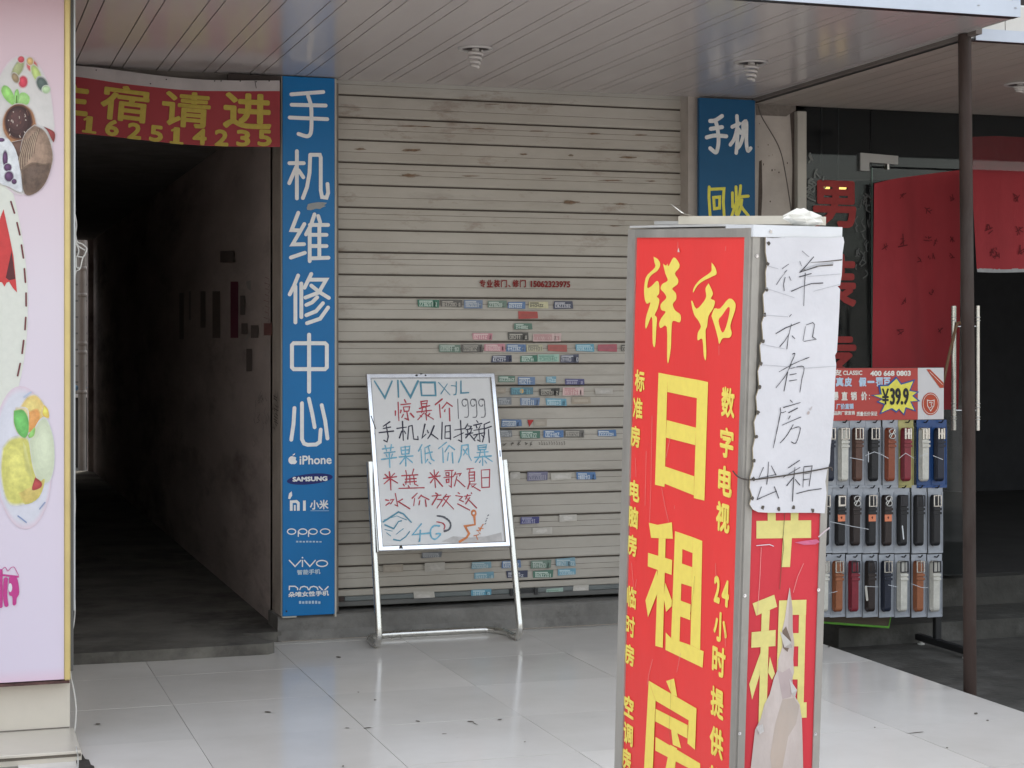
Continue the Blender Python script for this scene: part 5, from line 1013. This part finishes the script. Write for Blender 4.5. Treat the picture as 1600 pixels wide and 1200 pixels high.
# lamp glow seen between the strokes of the first character
for x, y, l in ((1290, 292, 'small lit yellow lamp inside the shop, left of a pair behind the red characters'), (1316, 292, 'small lit yellow lamp inside the shop, right of a pair behind the red characters')):
    b = MB(); q = onY(x, y, 8.9); b.box((q.x - .030, 8.9, q.z - .013), (q.x + .030, 8.93, q.z + .013), emit_mat('lamp_yellow', (1, .62, .16), .75), .005); b.tube([(q.x, 8.95, q.z + .013), (q.x, 8.95, 2.9)], .004, BLACKM, 6); b.box((q.x - .033, 8.931, q.z - .016), (q.x + .033, 8.96, q.z + .016), BLACKM); b.build('display_lamp', None, q, label=l, category='lamp', group='lit lamps inside the clothes shop')
# red cloths
rc = mat('red_cloth', (.37, .026, .036), .75, var=.12, scale=3, stretch=(1, 1, .5), bump=.1, bscale=150); inkk = ink((.15, .013, .018), .8)
def cloth(name, label, Yc, top_pts, bot_pts, fold, hemm=None):
    wv = lambda u, v: .016*math.sin(u*15 + v*1.6) * fold + .006*math.sin(u*37 + v*2) * fold
    pl = front(Yc, 0, 0, wv); o = thing(name, label, 'curtain', onY(*bot_pts[0], Yc))
    F = Flat(pl, 0); A = [pl.px(*p) for p in catmull(top_pts, 10)]; B = [pl.px(*p) for p in catmull(bot_pts, 10)]; k = len(A); rows = 14
    vs = [pl.to3(a_[0] + (b_[0]-a_[0])*r/rows, a_[1] + (b_[1]-a_[1])*r/rows, 0) for r in range(rows+1) for a_, b_ in zip(A, B)]
    F.add(vs, [[r*k+i, r*k+i+1, (r+1)*k+i+1, (r+1)*k+i] for r in range(rows) for i in range(k-1)], rc, True); F.build('cloth', o)
    return o, pl
o, pl = cloth('red_curtain', 'dark red cloth hung over the glass door, left of the rusty pole', YG - .035, [(1364, 287), (1400, 279), (1450, 272), (1498, 266)], [(1366, 640), (1400, 640), (1450, 640), (1497, 640)], 1.0)
F = Flat(pl, .004)
for x, y in ((1409, 378), (1450, 330), (1485, 310), (1380, 385), (1450, 372), (1460, 378), (1488, 375), (1455, 400), (1485, 402), (1440, 405), (1410, 470), (1405, 518), (1455, 455), (1470, 515), (1410, 305)):
    for _ in range(4): F.stroke([(x + random.uniform(-6, 6), y + random.uniform(-6, 6)), (x + random.uniform(-5, 5), y + random.uniform(-5, 5))], 1.3, inkk)
F.stroke([(1409, 366), (1410, 384)], 2, inkk); F.stroke([(1402, 386), (1416, 383)], 2, inkk); F.build('faint_writing', o)
o, pl = cloth('red_curtain', 'short red door curtain with white hem, right of the rusty pole', YG + .08, [(1515, 214), (1560, 213), (1640, 216), (1720, 218)], [(1527, 420), (1570, 421), (1640, 419), (1720, 420)], .5)
F = Flat(pl, .003); strip(F, [(1527, 419), (1570, 420), (1640, 418), (1720, 419)], [(1528, 425), (1570, 426), (1640, 424), (1720, 425)], ink((.36, .36, .37))); F.build('hem', o)
F = Flat(pl, .004)
for x, y in ((1545, 358), (1552, 395), (1588, 310), (1592, 360), (1595, 390), (1555, 400)):
    for _ in range(6): F.stroke([(x + random.uniform(-7, 7), y + random.uniform(-9, 9)), (x + random.uniform(-6, 6), y + random.uniform(-8, 8))], 1.4, inkk)
F.build('faint_writing', o)
# door leaf standing open beside the pole, with long pull handles on both faces
dl = thing('open_glass_door', 'open glass door leaf with long steel pull handles behind the rusty pole', 'door', (5.3, 7.9, .15))
d0 = onY(1509, 540, 8.40); d0.z = 0; dv = Vector((d0.x, d0.y, 0)).normalized()
hinge = Vector((d0.x, d0.y, 0)); leaf = hinge - dv * .78; nv = Vector((dv.y, -dv.x, 0))
b = MB(); b.obox(leaf + Vector((0, 0, .17)) - nv * .005, dv * .78, nv * .01, Vector((0, 0, zt_ - .19)), GLM); b.build('glass_leaf', dl)
hp = leaf + dv * .1
def hz(y): 
    d = ray(1482, y); tt = math.hypot(hp.x, hp.y) / math.hypot(d.x, d.y); return EYE + d.z * tt
for sgn in (-1, 1):
    b = MB(); off = nv * (.060 * sgn); b.tube([hp + off + Vector((0, 0, hz(672))), hp + off + Vector((0, 0, hz(478)))], .0135 if sgn < 0 else .0105, mat('door_handle_steel', (.62, .60, .56), .25, .9, var=.08, scale=30), 14)
    for yy in (496, 501, 630, 636, 651, 655): z_ = hz(yy); b.lathe(hp + off + Vector((0, 0, z_)), [(.0138, -.002), (.0148, 0), (.0138, .002)], STEELD, 14)
    b.build('pull_handle', dl)
b = MB()
for yy in (510, 641): b.tube([hp - nv * .058 + Vector((0, 0, hz(yy))), hp + nv * .058 + Vector((0, 0, hz(yy)))], .006, STEEL, 8)
b.build('handle_bolt', dl)
b = MB(); hx = hp - nv * .062
P = [hx + nv*.05 + Vector((0, 0, hz(508))), hx + nv * .02 + Vector((0, 0, hz(506))) - dv*.02, hx - nv*.005 - dv*.025 + Vector((0, 0, hz(535))), hx - nv*.025 - dv*.02 + Vector((0, 0, hz(560))), hx - nv*.045 - dv * .01 + Vector((0, 0, hz(590))), hx - nv*.058 + Vector((0, 0, hz(605)))]
b.tube(cat3(P, 5), .008, mat('brown_strap', (.20, .11, .06), .7, var=.2), 8); b.build('strap', None, P[0], label='brown strap looped over the steel door handle above the belt rack', category='strap')

# ------------------------------------------------------------------ belt rack
YR = 7.75
rk = thing('belt_rack', 'black wire belt stand with a red price board on top', 'rack', (4.5, YR, GZ))
PR = front(YR - .07)
xl, xr = onY(1283, 800, YR).x - .02, onY(1467, 800, YR).x
b = MB()
for x in (xl, xr): b.box((x - .017, YR + .0, GZ + .055), (x + .017, YR + .034, 1.34), BLACKM, .003)
b.build('post', rk)
for x in (xl, xr):
    b = MB(); b.box((x - .02, YR - .26, GZ + .022), (x + .02, YR + .20, GZ + .055), BLACKM, .004); b.build('foot', rk)
    b = MB(); 
    for yy in (-.24, .18): b.lathe((x + .005, YR + yy, GZ), [(.018, 0), (.018, .006), (.008, .009), (.006, .022)], mat('white_foot_pad', (.55, .54, .5), .6), 12)
    b.build('foot_pad', rk)
b = MB()
for yy in (659, 761, 866): z_ = onY(1400, yy, YR).z; b.box((xl, YR - .012, z_ - .008), (xr, YR - .002, z_ + .008), BLACKM)
for k in range(12): x = xl + (xr - xl) * (k + .5) / 12; b.tube([(x, YR + .006, onY(1400, 960, YR).z), (x, YR + .006, onY(1400, 580, YR).z)], .0022, BLACKM, 6)
b.build('wire_grid', rk)
# price board
PH = front(YR - .03); ha, hb = onY(1280, 573.5, YR - .03), onY(1474.5, 655, YR - .03); hm = onY(1434, 600, YR - .03).x
zh1, zh0 = onY(1400, 575, YR - .03).z, onY(1400, 656, YR - .03).z
hr = mat('price_board_red', (.45, .045, .035), .45, var=.07, scale=5)
b = MB(); b.box((ha.x - .06, YR - .03, zh0), (hm, YR - .022, zh1), hr); b.box((hm + .0005, YR - .0305, zh0), (hb.x, YR - .022, zh1), mat('price_board_white', (.62, .60, .60), .45, var=.04)); b.box((ha.x - .062, YR - .021, zh0 - .006), (hb.x + .002, YR - .014, zh1 + .002), BLACKM); b.build('price_board', rk)
F = Flat(PH, .0012); wt = ink('e6e2da', .5); pb_ = ink('b9cfe2', .5); K6 = 6.1538; O6 = (1270, 560)
F.text('皮', 1300, 577.5, 1315, 587, wt, .3); F.text('CLASSIC', 1317, 579, 1347, 586, wt, .3); F.text('400 668 0803', 1359.5, 579.2, 1423, 587.5, wt, .55)
for ch, x0, x1 in (('真', 1305.5, 1318), ('皮', 1319, 1331), ('假', 1341.5, 1353.5), ('一', 1355, 1366), ('罚', 1368, 1379), ('百', 1380, 1391)): F.text(ch, x0, 589.5 if ch != '一' else 595, x1, 604 if ch != '一' else 598.5, pb_, .7)
for ch, x0 in (('爆', 1300.5), ('直', 1314.5), ('销', 1329), ('价', 1345)): F.text(ch, x0, 612, x0 + 9.5, 625.5, wt, .4)
F.ell(1358, 617.5, .8, .9, wt, 8); F.ell(1358, 623, .8, .9, wt, 8); F.text('厂价直销', 1306.5, 630.5, 1333.5, 639.5, pb_, .35); F.text('品牌厂家直销', 1303, 642, 1335.5, 648.5, wt, .2); F.text('质量低价保证', 1338, 643, 1370.5, 650, wt, .2)
F.build('board_lettering', rk)
F = Flat(PH, .0028); bls = ink((.03, .09, .30), .5); yls = ink((.78, .70, .10), .5)
star = [(575, 355), (655, 345), (640, 265), (720, 262), (800, 190), (845, 250), (965, 215), (925, 310), (1000, 325), (955, 360), (1010, 408), (935, 415), (975, 500), (890, 470), (870, 535), (825, 485), (800, 510), (755, 480), (650, 525), (690, 440), (625, 415), (670, 390)]
c0 = (800, 370); grow = lambda s: [(O6[0] + (c0[0] + (x - c0[0])*s)/K6, O6[1] + (c0[1] + (y - c0[1])*s)/K6) for x, y in star]
F.ppx(grow(1.10), bls); F.h = .0045; F.ppx(grow(.97), yls); bkk = ink((.015, .015, .02), .5); F.h = .006
F.text('¥', 1377, 607, 1388, 632, bkk, .5); F.text('39.9', 1389.5, 606, 1419, 632.5, bkk, 1.0); F.build('price_burst', rk)
F = Flat(PH, .0022); sr = ink((.46, .07, .03), .5)
F.ppx([(1447, 577), (1453, 577), (1474, 598), (1474, 606), (1468, 606)], sr); F.ell(1453.5, 631, 13.6, 17.8, sr, 32); F.h = .004
F.stroke([(1453.5 + 11.8*math.cos(2*PI*k/28), 631 + 15.6*math.sin(2*PI*k/28)) for k in range(29)], .7, wt)
F.stroke([(1448, 625), (1448.5, 634), (1453.5, 642), (1458.5, 634), (1459, 625), (1453.5, 626.5), (1448, 625)], 1.1, wt); F.stroke([(1451, 629), (1456, 629), (1454, 632), (1456, 635), (1452, 637)], .9, wt); F.stroke([(1452, 581), (1472, 601)], .6, wt); F.build('seal_print', rk)
# belts, each on its own hanger tray
TRAY = mat('grey_blister_tray', (.36, .38, .415), .2, var=.1, scale=25, bump=.25, bscale=35); TRAYB = mat('blue_card_tray', (.022, .07, .21), .25, var=.1, scale=15); TRAYY = mat('yellow_card_tray', (.40, .36, .14), .3, var=.2, scale=18)
LEA = {'white': (.58, .56, .50), 'brown': (.10, .045, .03), 'black': (.014, .014, .016), 'tan': (.30, .105, .045), 'red': (.22, .022, .035), 'navy': (.014, .018, .034), 'dark brown': (.03, .02, .018), 'rust': (.26, .065, .03)}
def leather(n): return mat('leather_' + n.replace(' ', '_'), LEA[n], .42, var=.14, scale=30, bump=.12, bscale=120)
SILV = mat('buckle_silver', (.60, .58, .54), .22, 1.0, var=.1, scale=40); BLKB = mat('buckle_black', (.05, .05, .055), .3, .8)
pegs = []; bk_n = [0]
def belt(cx, yt, yb, ty0, ty1, col, buckle, label, tray=TRAY, tag=None, tw=23.5, shift=0):
    Yb = YR - .066
    A = onY(cx, yt, Yb); B = onY(cx, yb, Yb); x = A.x; z1 = A.z; z0 = B.z; wd = .036
    o = thing('belt', label, 'belt', (x, YR - .02, z1), 'belts hanging on the rack')
    t0, t1 = onY(cx - 4, ty0, YR - .02).z, onY(cx - 4, ty1, YR - .02).z; xc = onY(cx - 3.0, 700, YR - .02).x; hw = tw / 2 * .00325
    b = MB(); prof = [(xc - hw, t1), (xc + hw, t1), (xc + hw, t0), (xc - hw, t0)]
    bk_n[0] += 1; yb_ = YR - .022 - .0042 * (bk_n[0] % 2); lip = .004; hw += .0035
    # shallow tray: backing plate, raised rim on the sides and bottom
    b.box((xc - hw, yb_, t1), (xc + hw, yb_ + .003, t0), tray)
    b.box((xc - hw, yb_ - lip, t1), (xc - hw + .004, yb_ - .0005, t0 - .035), tray); b.box((xc + hw - .004, yb_ - lip, t1), (xc + hw, yb_ - .0005, t0 - .035), tray); b.box((xc - hw + .0045, yb_ - lip, t1), (xc + hw - .0045, yb_ - .0005, t1 + .012), tray); b.build('tray', o)
    pegs.append((xc, t0 - .012))
    m = leather(col); b = MB()
    # folded strap: front run, rounded bottom, back run, folded top
    yf, yk = Yb, YR - .030; r = (yk - yf) / 2; ym = (yf + yk) / 2; path = []
    path += [(yf + .012, z1 - .001), (yf + .003, z1 - .006), (yf, z1 - .02), (yf - .002, z1 - .1)]
    path += [(ym - r*math.cos(a), z0 + r - r*math.sin(a)) for a in (PI*k/8 for k in range(9))]
    path += [(yk, z1 - .08), (yk - .002, z1 - .012), (yk - .010, z1 - .002), (ym, z1)]
    th = .0035; n = len(path)
    vs = []
    for i, (yy, zz) in enumerate(path):
        a_ = path[max(i-1, 0)]; c_ = path[min(i+1, n-1)]; d = Vector((c_[0]-a_[0], c_[1]-a_[1])).normalized(); nn = Vector((-d.y, d.x)) * th / 2; lean = shift * .0033 * (zz - z1) / (z0 - z1)
        wd = .036 * (1 - .22 * max(0, min(1, (.010 - (zz - z0)) / .010)))
        for X, s_ in ((x - wd/2 + lean, 1), (x + wd/2 + lean, 1), (x + wd/2 + lean, -1), (x - wd/2 + lean, -1)): vs.append((X, yy + nn.x*s_, zz + nn.y*s_))
    b.add(vs, [[i*4+k, i*4+(k+1) % 4, (i+1)*4+(k+1) % 4, (i+1)*4+k] for i in range(n-1) for k in range(4)], m); b.build('strap', o); wd = .036
    b = MB(); zk = z1 - .075; b.box((x - wd/2 - .005, yf - .010, zk), (x + wd/2 + .005, yf - .0025, zk + .012), m, .0015); b.box((x - wd/2 - .005, yf - .010, zk - .020), (x + wd/2 + .005, yf - .0025, zk - .008), m, .0015); b.build('keeper', o)
    b = MB(); bm = {'s': SILV, 'b': BLKB}[buckle[0]]; kind = buckle[1]; zb1, zb0 = z1 + .002, z1 - .056; yk2 = yf - .008
    if kind == 'o':      # open frame with prong
        fw_ = .0055
        b.box((x - wd/2 - .005, yk2 - .003, zb0), (x - wd/2 + fw_ - .005, yk2 + .003, zb1), bm, .001); b.box((x + wd/2 + .005 - fw_, yk2 - .003, zb0), (x + wd/2 + .005, yk2 + .003, zb1), bm, .001); b.box((x - wd/2 + fw_ - .0045, yk2 - .003, zb1 - fw_), (x + wd/2 + .0045 - fw_, yk2 + .003, zb1), bm, .001); b.box((x - wd/2 + fw_ - .0045, yk2 - .003, zb0), (x + wd/2 + .0045 - fw_, yk2 + .003, zb0 + fw_), bm, .001); b.box((x - .002, yk2 - .006, zb0 + .006), (x + .002, yk2 - .0035, zb1 + .002), bm)
    elif kind == 'p':    # plate with inset
        b.box((x - wd/2 - .003, yk2 - .004, zb0), (x + wd/2 + .003, yk2 + .003, zb1), bm, .003); b.box((x - wd/2 + .006, yk2 - .0065, zb0 + .012), (x + wd/2 - .006, yk2 - .0045, zb1 - .010), BLKB, .001)
    elif kind == 'h':    # letter-shaped open plate
        for X in (-wd/2 - .002, wd/2 - .008): b.box((x + X, yk2 - .004, zb0), (x + X + .010, yk2 + .003, zb1), bm, .002)
        b.box((x - wd/2 + .0085, yk2 - .0038, (zb0+zb1)/2 - .006), (x + wd/2 - .0085, yk2 + .003, (zb0+zb1)/2 + .006), bm, .001); b.box((x - .006, yk2 - .0062, zb0 + .002), (x + .006, yk2 - .0042, zb1 - .004), bm, .001)
    else:                # ornate open loops
        for zc in (zb0 + .016, zb1 - .018): b.tube([(x + .017*math.cos(2*PI*k/16), yk2, zc + .013*math.sin(2*PI*k/16)) for k in range(17)], .0032, STEELD, 6, False)
        b.tube([(x - .014, yk2 - .002, zb0 + .006), (x + .012, yk2 - .003, zb1 - .010)], .003, bm, 6)
    b.build('buckle', o)
    if tag:
        F = Flat(front(yf - .0075), 0); q = onY(cx, yt + 35, yf - .0075); F.add([(q.x - .020, yf - .0075, q.z - .018), (q.x + .020, yf - .0075, q.z - .018), (q.x + .020, yf - .0075, q.z + .018), (q.x - .020, yf - .0075, q.z + .018)], [(0, 1, 2, 3)], ink('d9825f', .5)); q2 = Vector((q.x, yf - .0085, q.z)); F.add([q2 + Vector((.007*math.cos(2*PI*k/7)*(1 if k % 2 else .5), 0, .007*math.sin(2*PI*k/7))) for k in range(7)], [list(range(7))], ink((.12, .03, .02))); F.build('price_tag', o)
R1 = [(1298, 'navy', 'so', 'partly hidden navy belt at the left end of the top row, beside the cardboard notice', TRAY), (1320, 'white', 'so', 'white belt with open frame buckle in the top row, next to the brown belt', TRAY), (1342, 'brown', 'so', 'plain brown belt in the top row between white and black belts', TRAY), (1367, 'black', 'so', 'black belt in the top row between brown and rust belts', TRAY), (1393, 'rust', 'sr', 'rust orange belt with looped buckle in the top row', TRAY), (1418, 'red', 'sh', 'bright red belt with big steel buckle on a yellow card', TRAYY), (1446, 'white', 'sh', 'white belt with big steel buckle on a blue card', TRAYB), (1470, 'navy', 'sh', 'navy belt with big steel buckle on a blue card at the right end', TRAYB)]
for cx, c, bu, l, tr in R1: belt(cx, 669, 752, 656, 762, c, bu, l, tr, None, 24.5)
R2 = [(1290, 'black', 'so', 'partly hidden black belt at the left end of the middle row', None), (1315, 'black', 'sp', 'black belt with plate buckle and orange tag, leftmost tagged one in the middle row', 1), (1338.5, 'dark brown', 'sr', 'dark brown belt with looped silver buckle and no tag in the middle row', None), (1363, 'black', 'so', 'black belt with square frame buckle and orange tag in the middle row', 1), (1388, 'dark brown', 'sr', 'dark brown belt with looped silver buckle and orange tag in the middle row', 1), (1412, 'black', 'bp', 'black belt with dark plate buckle and white slip in the middle row', None), (1438, 'black', 'bo', 'black belt with black frame buckle, second from right in the middle row', None), (1464, 'black', 'so', 'black belt with silver frame buckle at the right end of the middle row', None)]
for cx, c, bu, l, tg in R2: belt(cx, 774, 853, 758, 864, c, bu, l, TRAY, tg, 24)
R3 = [(1288.5, 'white', 'so', 'partly hidden white belt at the left end of the bottom row', 0), (1311, 'tan', 'so', 'tan belt in the bottom row, left of the dark red belt', 0), (1336, 'red', 'bo', 'dark red belt in the bottom row between tan and black belts', 0), (1362, 'dark brown', 'bo', 'blackish brown belt with a white slip in the bottom row', 0), (1387, 'navy', 'so', 'navy belt with silver frame buckle in the bottom row', 0), (1412, 'white', 'bo', 'white belt in the bottom row between navy and tan belts', 0), (1437.5, 'tan', 'so', 'tan belt in the bottom row between two white belts', 0), (1463, 'white', 'bo', 'white belt at the right end of the bottom row', 0)]
for cx, c, bu, l, tg in R3: belt(cx, 877, 956, 866, 964, c, bu, l, TRAY, None, 24)
b = MB()
for x, z_ in pegs: b.tube([(x, YR - .004, z_), (x, YR - .045, z_), (x + .004, YR - .055, z_ + .012)], .0035, BLACKM, 6)
b.build('hook', rk)
F = Flat(front(YR - .09), 0); pl_ = mat('clear_strap', (.6, .62, .65), .1, var=.1)
for pts in ([(1352, 712), (1366, 706), (1375, 709), (1388, 716)], [(1328, 715), (1350, 719)], [(1405, 716), (1415, 708), (1428, 716)], [(1437, 713), (1450, 708)], [(1458, 712), (1473, 718)], [(1297, 815), (1330, 822), (1357, 827)], [(1295, 927), (1308, 924)], [(1388, 914), (1402, 917)], [(1424, 912), (1440, 918), (1450, 918)], [(1352, 916), (1372, 917)]): F.stroke(pts, .8, pl_)
F.stroke([(1410, 822), (1412, 842)], 2.0, WHT); F.stroke([(1353, 917), (1355, 937)], 4.0, ink('b8b4aa')); F.stroke([(1357, 706), (1357, 722)], 1.2, pl_); F.build('plastic_tie', rk)
# board with a green edge leaning under the rack
b = MB(); g0 = [onY(x, y, 7.90) for x, y in ((1280, 972), (1388, 980), (1396, 940), (1285, 930))]; mdf = mat('brown_board', (.13, .10, .075), .8, var=.15)
b.add([p + Vector((0, .02, 0)) for p in g0] + [p for p in g0], [(4, 5, 6, 7), (3, 2, 1, 0), (0, 1, 5, 4), (1, 2, 6, 5)], mdf); r_ = b.build('leaning_board', None, g0[0], label='brown board with bright green edge leaning under the belt rack', category='board')
b = MB(); grn = ink((.20, .55, .08), .5); b.tube([p + Vector((0, -.004, 0)) for p in g0[:2]], .006, grn, 6); b.tube([g0[1] + Vector((0, -.004, 0)), g0[2] + Vector((0, -.004, 0))], .003, grn, 6); ge = b.build('green_edge', r_); ge.matrix_parent_inverse = Matrix.Translation(-Vector(g0[0]))

# ------------------------------------------------------------------ unseen block added across the street to shape reflections and low light
ob = thing('added_low_block', 'unseen low grey block added behind the viewer to darken reflections', 'building', (0, -24, SZ))
b = MB(); b.box((-45, -30, SZ), (45, -24, 3.7), mat('added_block_wall', (.28, .26, .24), .9, var=.15, scale=1)); b.build('wall', ob)
b = MB()
for k in range(-14, 15):
    for z_ in (1.2,): b.box((k*3.0 - .7, -23.99, z_), (k*3.0 + .7, -23.93, z_ + 1.3), mat('added_block_window', (.03, .035, .04), .1))
b.build('window', ob)
